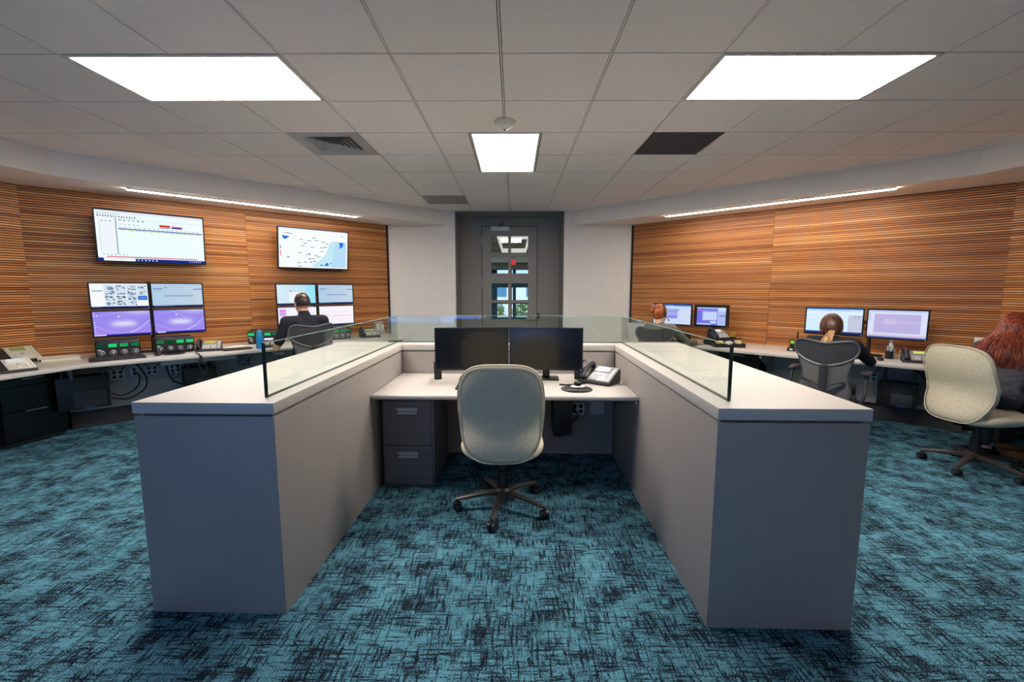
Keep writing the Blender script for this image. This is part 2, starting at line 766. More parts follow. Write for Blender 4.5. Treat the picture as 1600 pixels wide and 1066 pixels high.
# wall behind the camera with its two windows
M_BACK = mat('rear_wall', C(176, 172, 168), 0.85)
b = MB()
W0, W1 = YB - 0.2, YB
for x0, x1, z0, z1 in ((-7, -3.9, 0, 2.9), (-1.3, 0.9, 0, 2.9), (3.5, 7, 0, 2.9), (-3.9, -1.3, 0, 0.7), (0.9, 3.5, 0, 0.7),
                       (-3.9, -1.3, 2.2, 2.9), (0.9, 3.5, 2.2, 2.9)):
    b.box(x0, x1, W0, W1, z0, z1)
struct(b.build('wall_front', M_BACK, smooth=False))
for i, (x0, x1) in enumerate(((-3.9, -1.3), (0.9, 3.5))):
    b = MB()
    for x in (x0, (x0 + x1) / 2 - 0.03, x1 - 0.06):
        b.box(x, x + 0.06, YB - 0.16, YB - 0.1, 0.7, 2.2)
    b.box(x0, x1, YB - 0.16, YB - 0.1, 0.7, 0.76)
    b.box(x0, x1, YB - 0.16, YB - 0.1, 2.14, 2.2)
    wo = struct(b.build('window_%d' % (i + 1), M_TEAL, smooth=False))
    b = MB()
    b.box(x0, x1, YB - 0.135, YB - 0.13, 0.7, 2.2)
    b.build('pane', M_PANE, wo, smooth=False)

# door wall and recess
DX0, DX1 = -0.579, 0.421
DZ1 = 2.625
b = MB()
b.box(XA - 0.05, DX0 - 0.03, YD, YD + 0.12, 0, CZ + 0.1)
b.box(DX1 + 0.03, XB + 0.05, YD, YD + 0.12, 0, CZ + 0.1)
b.box(DX0 - 0.03, DX1 + 0.03, YD, YD + 0.12, DZ1 + 0.03, CZ + 0.1)
b.box(XA - 0.01, XA + 0.012, 7.53, YD, 0, CZ)
b.box(XB - 0.012, XB + 0.01, 7.53, YD, 0, CZ)
b.box(XA, XB, 7.52, YD, CZ - 0.006, CZ + 0.1)
struct(b.build('wall_back', M_DOORWALL, smooth=False))


def build_door():
    d = thing('door_1', 'tall grey door with eight square glass lights at the far end', None, (0, YD, 0))
    struct(d)
    b = MB()
    b.box(DX0 - 0.05, DX0 - 0.011, -0.015, 0.10, 0, DZ1 + 0.05)
    b.box(DX1 + 0.011, DX1 + 0.05, -0.015, 0.10, 0, DZ1 + 0.05)
    b.box(DX0 - 0.011, DX1 + 0.011, -0.015, 0.10, DZ1 + 0.011, DZ1 + 0.05)
    fr = b.build('door_frame', M_DOORWALL, d, smooth=False)
    b = MB()
    b.box(DX0 - 0.012, DX0 + 0.02, 0.046, 0.10, 0, DZ1 + 0.012)
    b.box(DX1 - 0.02, DX1 + 0.012, 0.046, 0.10, 0, DZ1 + 0.012)
    b.box(DX0 + 0.02, DX1 - 0.02, 0.046, 0.10, DZ1 - 0.02, DZ1 + 0.012)
    b.build('door_stop', M_DARK, fr, smooth=False)
    cols = [(-0.415, -0.106), (-0.052, 0.259)]
    rows = [(0.945, 1.247), (1.300, 1.608), (1.788, 2.100), (2.164, 2.460)]
    # stiles, rails
    for x0, x1 in ((DX0, cols[0][0]), (cols[1][1], DX1)):
        k = MB()
        k.box(x0, x1, 0.0, 0.045, 0.01, DZ1)
        k.build('stile', M_DOOR, d, smooth=False)
    zr = [(0.01, rows[0][0]), (rows[0][1], rows[1][0]), (rows[1][1], rows[2][0]), (rows[2][1], rows[3][0]),
          (rows[3][1], DZ1)]
    for z0, z1 in zr:
        k = MB()
        k.box(cols[0][0], cols[1][1], 0.0005, 0.0445, z0, z1)
        k.build('rail', M_DOOR, d, smooth=False)
    for z0, z1 in rows:
        k = MB()
        k.box(cols[0][1], cols[1][0], 0.001, 0.044, z0, z1)
        k.build('muntin', M_DOOR, d, smooth=False)
        for x0, x1 in cols:
            k = MB()
            k.box(x0, x1, 0.019, 0.025, z0, z1)
            k.build('pane', M_PANE, d, smooth=False)
    for z in (0.3, 1.62, 2.38):
        k = MB()
        k.cyl((DX0 - 0.006, -0.012, z - 0.07), (DX0 - 0.006, -0.012, z + 0.07), 0.010, n=8)
        k.build('hinge', M_CHROME, d)
    k = MB()
    k.tube([(0.36, -0.002, 0.955), (0.36, -0.06, 0.955), (0.34, -0.066, 0.955), (0.22, -0.066, 0.955)], 0.012, 8)
    k.cyl((0.36, 0.0, 0.955), (0.36, -0.012, 0.955), 0.03)
    k.build('door_handle', M_CHROME, d)
    k = MB()
    k.box(DX1 + 0.006, DX1 + 0.055, -0.04, -0.015, 0.96, 1.06)
    k.build('strike_box', M_DARK, d, bevel=0.004)
    k = MB()
    k.box(-0.42, -0.085, -0.06, 0.0, 2.545, 2.625)
    cl = k.build('door_closer', M_WHITE, d, bevel=0.008)
    k = MB()
    k.tube([(-0.25, -0.03, 2.625), (-0.25, -0.03, 2.65), (-0.2, -0.10, 2.66), (-0.22, -0.02, 2.72)], 0.011, 8)
    k.build('closer_arm', M_DARK, cl)
    return d


build_door()

# ceiling: grid plane, tiles, runners
b = MB()
b.box(-8, 8, -4.0, 7.515, CZ + 0.012, CZ + 0.1)
ceil = struct(b.build('ceiling', M_GRID, smooth=False))


def soffit_left(x, y):
    """signed test: is the plan point outside (behind) the soffit faces on either side"""
    ax = abs(x)
    if y > 4.24:
        return ax > 1.15 + (7.515 - y) * 0.966 + 0.02
    return ax > 4.31 + (4.24 - y) * SL + 0.02


tile_mesh = None
skip = set()
for c in (-4, -3):
    skip.add((c, 0))
for c in (2, 3):
    skip.add((c, 0))
for c, r_ in ((-3, 2), (2, 2), (-2, 6)):
    skip.add((c, r_))
half = {(-1, 2), (-1, 3), (0, 2), (0, 3)}
for c in range(-9, 9):
    for r_ in range(-6, 8):
        x0, y0 = GX + c * TW, GY + r_ * TD
        inner = min(abs(x0), abs(x0 + TW))
        if soffit_left(inner if x0 > 0 else -inner, y0) and soffit_left(inner, y0 + TD) and soffit_left(inner, y0):
            continue
        if (c, r_) in skip:
            continue
        if (c, r_) in half:
            k = MB()
            g = 0.009
            if c == -1:
                k.box(g, TW / 2 - 0.004, g, TD - g, 0, 0.014)
            else:
                k.box(TW / 2 + 0.004, TW - g, g, TD - g, 0, 0.014)
            k.build('ceiling_tile', M_TILE, ceil, smooth=False, loc=(x0, y0, CZ))
            continue
        if tile_mesh is None:
            k = MB()
            g = 0.009
            k.box(g, TW - g, g * 0.6, TD - g * 0.6, 0, 0.014)
            o = k.build('ceiling_tile', M_TILE, ceil, smooth=False, loc=(x0, y0, CZ))
            tile_mesh = o.data
        else:
            o = bpy.data.objects.new('ceiling_tile', tile_mesh)
            COL.objects.link(o)
            o.parent = ceil
            o.location = (x0, y0, CZ)
b = MB()
b.box(-8, 8, -4.0, GY - 6 * TD, CZ, CZ + 0.014)
b.build('plain_ceiling_field', M_TILE, ceil, smooth=False)
for c in range(-8, 9):
    x = GX + c * TW
    k = MB()
    if c == 0:
        for y0, y1 in ((-1.1, GY + 2 * TD), (GY + 4 * TD, 7.515)):
            k.box(x - 0.004, x + 0.004, y0, y1, CZ + 0.002, CZ + 0.013)
    else:
        k.box(x - 0.004, x + 0.004, -1.1, 7.515, CZ + 0.002, CZ + 0.013)
    k.build('ceiling_runner', M_TILE, ceil, smooth=False)

# soffits
for sgn, nm in ((-1, 'trim_3'), (1, 'trim_4')):
    A, B_, S_ = (L1, L0, LS) if sgn < 0 else (R0, R1, RS)
    poly = [(sgn * 1.15 if sgn < 0 else 1.0, 7.515), (sgn * 4.32, 4.27), (sgn * (4.32 + SL * (4.27 - YB)), YB), (S_.x, S_.y),
            (B_.x, B_.y), (A.x, 7.515)]
    k = MB()
    k.prism(poly, SZ, CZ)
    o = struct(k.build(nm, M_SOFFIT, smooth=False))
    tag(o, 'faceted painted soffit over the %s wood-slat wall' % ('left' if sgn < 0 else 'right'))

M_PANEL_E = emis('panel_diffuser', (1.0, 0.93, 0.85, 1), PANEL_E)
M_STRIP_E = emis('strip_diffuser', (1.0, 0.90, 0.78, 1), STRIP_E)
M_LFRAME = mat('light_frame', C(214, 206, 196), 0.4)


def ceiling_light(label, x0, x1, y0, y1):
    t = thing('ceiling_light', label, 'ceiling light', ((x0 + x1) / 2, (y0 + y1) / 2, CZ), 0,
              'flat panel ceiling lights')
    w, h = (x1 - x0) / 2 - 0.006, (y1 - y0) / 2 - 0.006
    k = MB()
    f = 0.022
    for q in ((-w, w, -h, -h + f), (-w, w, h - f, h), (-w, -w + f, -h + f, h - f), (w - f, w, -h + f, h - f)):
        k.box(q[0], q[1], q[2], q[3], -0.004, 0.012)
    k.build('frame', M_LFRAME, t, smooth=False)
    k = MB()
    k.box(-w + f, w - f, -h + f, h - f, 0.002, 0.011)
    k.build('diffuser', M_PANEL_E, t, smooth=False)
    return t


ceiling_light('wide bright ceiling panel above the left half-wall', GX - 4 * TW, GX - 2 * TW, GY, GY + TD)
ceiling_light('wide bright ceiling panel above the right half-wall', GX + 2 * TW, GX + 4 * TW, GY, GY + TD)
ceiling_light('narrow bright ceiling panel over the middle, behind the smoke detector', GX - TW / 2, GX + TW / 2,
              GY + 2 * TD, GY + 4 * TD)


def linear_light(label, p, q):
    p, q = V(p), V(q)
    e = q - p
    t = thing('linear_light', label, 'strip light', (p.x, p.y, SZ), math.degrees(math.atan2(e.y, e.x)),
              'linear lights under the soffits')
    Ln = e.length
    k = MB()
    k.box(-0.01, Ln + 0.01, -0.036, -0.028, -0.012, 0.0)
    k.box(-0.01, Ln + 0.01, 0.028, 0.036, -0.012, 0.0)
    k.build('housing', M_LFRAME, t, smooth=False)
    k = MB()
    k.box(0, Ln, -0.028, 0.028, -0.016, -0.001)
    k.build('diffuser', M_STRIP_E, t, smooth=False)


linear_light('warm strip light above the wall screens on the left', PL(0.82, 0.55), PL(3.36, 0.52))
linear_light('warm strip light above the bare slat wall on the right', PR(0.83, 0.52), PR(3.35, 0.55))


# air diffusers
def vent(label, cx, cy, s, n, plate):
    t = thing('air_vent', label, 'air vent', (cx, cy, CZ), 0)
    w, h = TW / 2 - 0.008, TD / 2 - 0.006
    k = MB()
    a = s
    for q in ((-w, w, -h, -a), (-w, w, a, h), (-w, -a, -a, a), (a, w, -a, a)):
        k.box(q[0], q[1], q[2], q[3], 0.0, 0.012)
    k.build('face_plate', plate, t, smooth=False)
    k = MB()
    k.box(-a, a, -a, a, 0.02, 0.03)
    k.build('throat', M_BLACK, t, smooth=False)
    for i in range(n):
        r0 = a * (1 - i / n)
        r1 = r0 - a / n * 0.62
        k = MB()
        for sx, sy in ((0, -1), (0, 1), (-1, 0), (1, 0)):
            pts = []
            if sx == 0:
                pts = [(-r0, sy * r0, 0.0), (r0, sy * r0, 0.0), (r1, sy * r1, 0.016), (-r1, sy * r1, 0.016)]
            else:
                pts = [(sx * r0, -r0, 0.0), (sx * r0, r0, 0.0), (sx * r1, r1, 0.016), (sx * r1, -r1, 0.016)]
            vs = [k.bm.verts.new(p) for p in pts]
            k.face(vs)
            vs2 = [k.bm.verts.new(V(p) + V((0, 0, 0.002))) for p in pts]
            k.face(vs2[::-1])
            for j in range(4):
                k.face([vs[j], vs[(j + 1) % 4], vs2[(j + 1) % 4], vs2[j]])
        k.build('louvre', plate, t, smooth=False)


M_VENT = mat('vent_metal', C(168, 164, 160), 0.5)
vent('square louvred air vent left of the small ceiling panel', GX - 2.5 * TW, GY + 2.5 * TD, 0.21, 5, M_VENT)
t = thing('air_vent', 'small slotted air vent near the door', 'air vent', (GX - 1.5 * TW, GY + 6.5 * TD, CZ))
k = MB()
w, h = TW / 2 - 0.008, TD / 2 - 0.006
for q in ((-w, w, -h, -0.1), (-w, w, 0.1, h), (-w, -0.16, -0.1, 0.1), (0.16, w, -0.1, 0.1)):
    k.box(q[0], q[1], q[2], q[3], 0, 0.012)
k.build('face_plate', mat('vent_plate_dim', C(150, 146, 144), 0.6), t, smooth=False)
k = MB()
k.box(-0.16, 0.16, -0.1, 0.1, 0.016, 0.022)
k.build('throat', M_BLACK, t, smooth=False)
for i in range(5):
    k = MB()
    k.box(-0.16, 0.16, -0.085 + i * 0.04, -0.072 + i * 0.04, 0.0, 0.014)
    k.build('louvre', M_VENT, t, smooth=False)
t = thing('return_grille', 'dark perforated return air panel in the ceiling on the right', 'air grille',
          (GX + 2.5 * TW, GY + 2.5 * TD, CZ))
k = MB()
k.box(-w, w, -h, h, 0.003, 0.012)
k.build('panel', mat('return_grille_dark', C(92, 84, 82), 0.8), t, smooth=False)
k = MB()
for i in range(24):
    y = -h + (i + 0.5) * 2 * h / 24
    k.box(-w, w, y - 0.004, y + 0.004, 0.0, 0.003)
k.build('grille_bars', mat('return_grille_bar', C(80, 73, 72), 0.8), t, smooth=False)

t = thing('smoke_detector', 'white domed smoke detector on the ceiling in front of the small panel', 'detector',
          (GX, 3.58, CZ))
k = MB()
k.lathe([(0.075, 0.0), (0.082, -0.006), (0.080, -0.022), (0.060, -0.034)], 28)
k.build('base', M_IVORY, t)
k = MB()
k.lathe([(0.058, -0.033), (0.050, -0.048), (0.03, -0.060), (0.008, -0.064)], 24)
k.build('dome', M_WHITE, t)
k = MB()
k.lathe([(0.014, -0.058), (0.013, -0.066), (0.004, -0.069)], 12)
k.build('sensor', M_BLACKG, t)


# ------------------------------------------------------------------ lobby beyond the door
M_LOB = mat('lobby_wall', C(150, 160, 158), 0.8)
M_LOBC = mat('lobby_ceiling', C(150, 154, 146), 0.9)
M_LOBF = mat('lobby_floor', C(120, 112, 104), 0.4)
M_TRAY = emis('lobby_tray_light', (1.0, 0.94, 0.80, 1), 0.8)
LZ = 3.05
YF = 22.0
b = MB()
b.box(-4, 4, YD + 0.12, YF + 0.2, -0.1, 0.0)
struct(b.build('floor_lobby', M_LOBF, smooth=False))
b = MB()
b.box(-4, 4, YD + 0.12, YF + 0.2, LZ, LZ + 0.1)
lc = struct(b.build('ceiling_lobby', M_LOBC, smooth=False))
for i in range(12):
    y = YD + 0.7 + i * 1.0
    k = MB()
    k.box(-4, 4, y, y + 0.05, LZ - 0.012, LZ)
    k.build('ceiling_runner', M_GRID, lc, smooth=False)
b = MB()
b.box(-4.1, -4.0, YD + 0.12, YF + 0.2, 0, LZ)
struct(b.build('wall_lobby_left', M_LOB, smooth=False))
b = MB()
b.box(4.0, 4.1, YD + 0.12, YF + 0.2, 0, LZ)
struct(b.build('wall_lobby_right', M_LOB, smooth=False))
b = MB()
b.box(-4, 4, 20.2, 20.3, 2.70, LZ)
struct(b.build('trim_5', mat('lobby_bulkhead', C(232, 236, 230), 0.8), smooth=False))
b = MB()
b.box(-4, 4, 20.6, 20.7, 2.40, LZ)
struct(b.build('trim_6', mat('lobby_bulkhead_grey', C(130, 138, 136), 0.8), smooth=False))
t = thing('tray_light', 'cream rectangular ring of light in the lobby ceiling seen through the door', 'ceiling light',
          (0.0, 16.0, LZ))
for q in ((-0.50, -0.42, -3.2, 3.2), (0.42, 0.50, -3.2, 3.2), (-0.42, 0.42, -3.2, -2.2), (-0.42, 0.42, 1.2, 3.2)):
    k = MB()
    k.box(q[0], q[1], q[2], q[3], -0.03, -0.001)
    k.build('light_segment', M_TRAY, t, smooth=False)
for lab, x in (('added fill light panel in the lobby ceiling, unseen left of the door view', -2.6), ('added fill light panel in the lobby ceiling, unseen right of the door view', 2.6)):
    t = thing('lobby_fill_light', lab, 'ceiling light', (x, 16, LZ))  # added out of view of the door panes to brighten the lobby
    k = MB()
    k.box(-0.3, 0.3, -3, 3, -0.012, -0.002)
    k.build('diffuser', emis('lobby_fill_panel', (1, 0.97, 0.9, 1), 9.0), t, smooth=False)
    k = MB()
    k.box(-0.33, 0.33, -3.03, 3.03, -0.004, 0.0)
    k.build('frame', M_LFRAME, t, smooth=False)
t = thing('exit_sign', 'small red lit exit sign hanging in the lobby', 'sign', (-0.02, 19.6, 2.78))
k = MB()
k.box(-0.10, 0.10, 0, 0.03, -0.22, 0.0)
k.build('sign_box', emis('exit_red', C(232, 70, 84), 0.9), t, bevel=0.004)
k = MB()
k.box(-0.02, 0.02, 0.01, 0.02, 0.0, LZ - 2.78)
k.build('sign_rod', M_DARK, t, smooth=False)
# storefront at the far end of the lobby
b = MB()
for x0, x1 in ((-4, -3.7), (-2.3, -2.0), (-1.2, -0.83), (-0.255, -0.10), (-0.06, 0.10), (0.70, 1.0), (2.1, 2.4), (3.7, 4)):
    b.box(x0, x1, YF, YF + 0.12, 0, 2.5)
for z0, z1 in ((0.0, 0.10), (0.77, 0.95), (1.58, 2.26), (2.44, LZ)):
    b.box(-4, 4, YF + 0.002, YF + 0.118, z0, z1)
wo = struct(b.build('window_3', M_TEAL, smooth=False))
b = MB()
b.box(-4, 4, YF + 0.06, YF + 0.065, 0.1, 2.44)
b.build('pane', M_PANE, wo, smooth=False)
b = MB()
b.box(-20, 20, YF + 0.2, 60, -0.12, -0.02)
struct(b.build('ground_outside', mat('pale_paving', C(214, 208, 200), 0.9), smooth=False))
M_LEAF = mat('shrub_leaves', C(104, 140, 74), 0.7, var=0.4, scale=8)


def shrub(label, x, y, rx, rz_, n):
    t = thing('shrub', label, 'shrub', (x, y, -0.02), 0, 'shrubs outside the lobby')
    k = MB()
    for i in range(n):
        u, w_, s_ = random.uniform(-1, 1), random.uniform(0.05, 1), random.uniform(-1, 1)
        c = V((u * rx, s_ * rx * 0.5, w_ * rz_ * (1 - 0.4 * u * u)))
        m_ = Euler((random.uniform(0, 6), random.uniform(0, 6), 0)).to_matrix()
        a = 0.10
        pts = [c + m_ @ V(p) for p in ((-a, 0, 0), (0, -a * 0.4, 0.02), (a, 0, 0), (0, a * 0.4, 0.02))]
        k.face([k.bm.verts.new(p) for p in pts])
    o = k.build('foliage', M_LEAF, t, smooth=False)
    o['kind'] = 'stuff'
    k = MB()
    for i in range(5):
        a = i * 1.256
        k.tube([(0.02 * math.cos(a), 0.02 * math.sin(a), 0), (0.3 * rx * math.cos(a), 0.2 * rx * math.sin(a), rz_ * 0.7)],
               [0.02, 0.008], 5)
    k.build('stem', mat('bark', C(80, 62, 48), 0.9), t)


shrub('green shrub outside, seen low in the right door panes', 0.75, 25.2, 0.8, 0.8, 420)
shrub('green shrub outside, seen low in the left door panes', -1.3, 26.0, 0.7, 0.9, 360)
t = thing('planter_wall', 'white low building outside the lobby windows', 'building', (0, 36, -0.02))
k = MB()
k.box(-9, 9, 0, 0.4, 0, 2.4)
k.build('wall', mat('white_render', C(228, 230, 232), 0.9), t, smooth=False)
k = MB()
for x in (-5, -2, 1, 4):
    k.box(x, x + 1.4, -0.03, 0.0, 0.9, 1.9)
k.build('window_band', mat('blue_window', C(90, 140, 180), 0.2), t, smooth=False)
k = MB()
k.box(-9.1, 9.1, -0.1, 0.5, 2.4, 2.52)
k.build('roof_edge', M_DARK, t, smooth=False)

# ------------------------------------------------------------------ centre island (half-walls, desk, glass)
IO = V((-1.055, 1.885, 0))
IR = -1.2
IM = Matrix.Translation(IO) @ Matrix.Rotation(R(IR), 4, 'Z')


def PI_(u, v, z=0.0):
    return IM @ V((u, v, z))


PT = 1.005        # top of the half-walls
UW = 1.915        # clear width between the side half-walls
DT = 0.748        # desk top


def half_wall(label, u0, u1, v0, v1, capv1=None):
    t = thing('half_wall', label, 'half wall', PI_(u0, v0), IR, 'half-walls of the middle workstation')
    w, d = u1 - u0, v1 - v0
    zs = PT - 0.052
    k = MB()
    k.box(0, w, 0, d, 0.0, zs - 0.011)
    k.build('body', M_LAMSIDE, t, bevel=0.003, seg=2)
    k = MB()
    k.box(0.024, w - 0.024, 0.026, d - 0.024, zs - 0.012, zs)
    k.build('reveal_strip', M_DARK, t, smooth=False)
    k = MB()
    k.box(-0.003, w + 0.003, -0.004, d + 0.003, zs, PT)
    k.build('cap', M_LAM, t, bevel=0.003)
    return t


half_wall('broad half-wall on the left, nearest the wall screens', -0.630, 0.0, 0.0, 2.30)
half_wall('broad half-wall on the right, nearest the two women at monitors', UW, UW + 0.632, -0.035, 2.30)
half_wall('low half-wall across the far end behind the black monitors', 0.006, UW - 0.006, 2.055, 2.27)

# glass screens on the half-walls
GZ = 1.255


def glass_screen(label, pts, rounded=False):
    """pts: two plan points in island coordinates; a thin sheet with a dark edge standing on the cap"""
    (u0, v0), (u1, v1) = pts
    A = PI_(u0, v0)
    Bp = PI_(u1, v1)
    e = Bp - A
    Ln = e.length
    t = thing('glass_screen', label, 'glass screen', (A.x, A.y, PT), math.degrees(math.atan2(e.y, e.x)),
              'glass screens on the half-walls')
    H = GZ - PT
    k = MB()
    th = 0.006
    if rounded:
        prof = [(0, 0), (Ln, 0), (Ln, H)] + [(0.07 - 0.07 * math.sin(a), H - 0.07 + 0.07 * math.cos(a))
                                            for a in [i * math.pi / 2 / 6 for i in range(7)]]
    else:
        prof = [(0, 0), (Ln, 0), (Ln, H), (0, H)]
    M = Matrix(((1, 0, 0, 0), (0, 0, 1, 0), (0, 1, 0, 0), (0, 0, 0, 1)))
    k.prism(prof, -th, th, M=M)
    k.build('pane', M_GLASS, t, smooth=False)
    k = MB()
    k.box(0.004, Ln - 0.004, -th - 0.001, th + 0.001, -0.0005, 0.006)
    k.build('bottom_seal', M_GLASSEDGE, t, smooth=False)
    k = MB()
    k.box(0.0 + (0.075 if rounded else 0), Ln, -0.0045, 0.0045, H, H + 0.002)
    k.build('polished_edge', mat('polished_glass_edge', C(150, 186, 176), 0.1), t, smooth=False)
    return t, H, th


GL = -0.085
GV = 2.24
for u, lab, v0 in ((GL, 'long glass screen standing on the left half-wall', 0.10),
                   (UW + 0.095, 'long glass screen standing on the right half-wall', 0.085)):
    t, H, th = glass_screen(lab, [(u, v0), (u, GV - 0.01)])
    k = MB()
    k.box(-0.005, -0.0003, -th - 0.0015, th + 0.0015, 0, H + 0.002)
    k.build('dark_end_edge', M_GLASSEDGE, t, smooth=False)
glass_screen('cross glass screen behind the black monitors at the far half-wall', [(GL - 0.09, GV), (UW + 0.095, GV)], True)

# the desk between the half-walls
t = thing('desk', 'grey desk set between the two half-walls under the black monitors', 'desk', PI_(0.004, 1.20), IR)
k = MB()
k.box(0, UW - 0.008, 0, 0.848, DT - 0.034, DT)
k.build('worktop', M_LAM, t, bevel=0.012, seg=3)
for u in (0.004, UW - 0.028):
    k = MB()
    k.prism([(0, 0), (0.62, 0), (0.62, -0.20), (0.06, -0.03)], u, u + 0.016,
            M=Matrix(((0, 0, 1, 0), (1, 0, 0, 0.10), (0, 1, 0, DT - 0.036), (0, 0, 0, 1))))
    k.build('side_bracket', M_DARK, t, smooth=False)
for u in (0.012, UW - 0.02):
    k = MB()
    k.cyl((u, 0.03, DT - 0.05), (u, 0.022, DT - 0.05), 0.008, n=10)
    k.build('fixing_screw', M_CHROME, t)

# file cabinet
t = thing('file_cabinet', 'charcoal two-drawer file cabinet under the middle desk', 'cabinet', PI_(0.032, 1.335), IR)
W_, H_ = 0.392, 0.705
k = MB()
k.box(0, W_, 0.018, 0.60, 0.0, H_)
k.build('body', M_CHAR, t, bevel=0.003)
for i, (z0, z1) in enumerate(((0.03, 0.325), (0.331, 0.665))):
    d_ = MB()
    # front with a recessed pull
    hx0, hx1, hz0, hz1 = 0.12, 0.27, z1 - 0.10, z1 - 0.052
    d_.box(0.016, W_ - 0.016, 0.0, 0.018, z0, hz0)
    d_.box(0.016, W_ - 0.016, 0.0, 0.018, hz1, z1)
    d_.box(0.016, hx0, 0.0, 0.018, hz0, hz1)
    d_.box(hx1, W_ - 0.016, 0.0, 0.018, hz0, hz1)
    dr = d_.build('drawer', M_CHAR, t, smooth=False)
    k = MB()
    k.box(hx0, hx1, 0.012, 0.0175, hz0, hz1)
    k.box(hx0 - 0.004, hx1 + 0.004, -0.010, 0.004, hz1 - 0.006, hz1 + 0.008)
    k.box(hx0, hx1, -0.004, 0.010, hz0 + 0.004, hz0 + 0.022)
    k.build('handle', M_SILVER, dr, bevel=0.002, seg=1)
k = MB()
k.cyl((W_ - 0.045, 0.02, H_ - 0.018), (W_ - 0.045, 0.006, H_ - 0.018), 0.010, n=14)
k.build('lock', M_CHROME, t)

# ------------------------------------------------------------------ worktops along the walls
def line_x(p, d, q, e):
    """plan intersection of p+d*s and q+e*t"""
    den = d.x * e.y - d.y * e.x
    s = ((q.x - p.x) * e.y - (q.y - p.y) * e.x) / den
    return p + d * s


sL = V((-SL, -1, 0)).normalized()
sR = V((SL, -1, 0)).normalized()
nSL = V((1, -SL, 0)).normalized()
nSR = V((-1, -SL, 0)).normalized()


def corner(p0, e, n, q0, f, m, d):
    return line_x(p0 + n * d, e, q0 + m * d, f)


def run_poly(side, a_end, dback, dfront, y_end):
    if side < 0:
        c1 = corner(L0, eL, nL, L0, sL, nSL, dfront)
        c0 = corner(L0, eL, nL, L0, sL, nSL, dback)
        far = [PL(a_end, dfront), PL(a_end, dback)]
        end = [L0 + nSL * dback + sL * ((L0.y - y_end) / abs(sL.y)), L0 + nSL * dfront + sL * ((L0.y - y_end) / abs(sL.y))]
    else:
        c1 = corner(R1, eR, nR, R1, sR, nSR, dfront)
        c0 = corner(R1, eR, nR, R1, sR, nSR, dback)
        far = [PR(a_end, dfront), PR(a_end, dback)]
        end = [R1 + nSR * dback + sR * ((R1.y - y_end) / abs(sR.y)), R1 + nSR * dfront + sR * ((R1.y - y_end) / abs(sR.y))]
    return [(p.x, p.y) for p in (far[0], far[1], c0, end[0], end[1], c1)]


b = MB()
b.prism(run_poly(-1, 3.93, 0.012, 1.04, 2.0), ZL - 0.032, ZL)
tag(b.build('worktop', M_TOP, bevel=0.006), 'long angled grey worktop running along the left slat wall', 'worktop')
b = MB()
b.prism(run_poly(1, 0.30, 0.012, 0.88, 2.0), ZR - 0.032, ZR)
tag(b.build('worktop', M_TOP, bevel=0.006), 'long angled grey worktop running along the right slat wall', 'worktop')
for side, z1, lab, ae in ((-1, ZL, 'left', 3.9), (1, ZR, 'right', 0.33)):
    t = thing('cable_chase', 'grey panelled chase under the %s worktop holding the outlets' % lab, 'panelling')
    k = MB()
    fq = PL if side < 0 else PR
    a_ = 0.20 if side < 0 else 4.05
    k.prism([tuple(fq(x_, y_)[:2]) for x_, y_ in ((ae, 0.014), (ae, 0.30), (a_, 0.30), (a_, 0.014))], 0.20, z1 - 0.034)
    k.build('panel', M_GREYPANEL, t, smooth=False)
    k = MB()
    k.prism([tuple(fq(x_, y_)[:2]) for x_, y_ in ((ae, 0.016), (ae, 0.24), (a_, 0.24), (a_, 0.016))], 0.0, 0.20)
    k.build('toe_kick', mat('toe_kick_dark', C(58, 54, 54), 0.8), t, smooth=False)
    # bracket legs that carry the worktop
    for a in ((0.24, 1.78, 3.85) if side < 0 else (0.36, 1.30, 2.26, 4.0)):
        P = PL(a, 0.30) if side < 0 else PR(a, 0.30)
        k = MB()
        pr = [(0, z1 - 0.034), (-0.55, z1 - 0.034), (-0.55, z1 - 0.07), (0, z1 - 0.30)]
        k.prism(pr, -0.012, 0.012, M=Matrix(((0, 0, 1, 0), (1, 0, 0, 0), (0, 1, 0, 0), (0, 0, 0, 1))))
        o = k.build('bracket', M_GREYPANEL, t, smooth=False, loc=(P.x, P.y, 0), rot=(0, 0, R(RZL if side < 0 else RZR)))


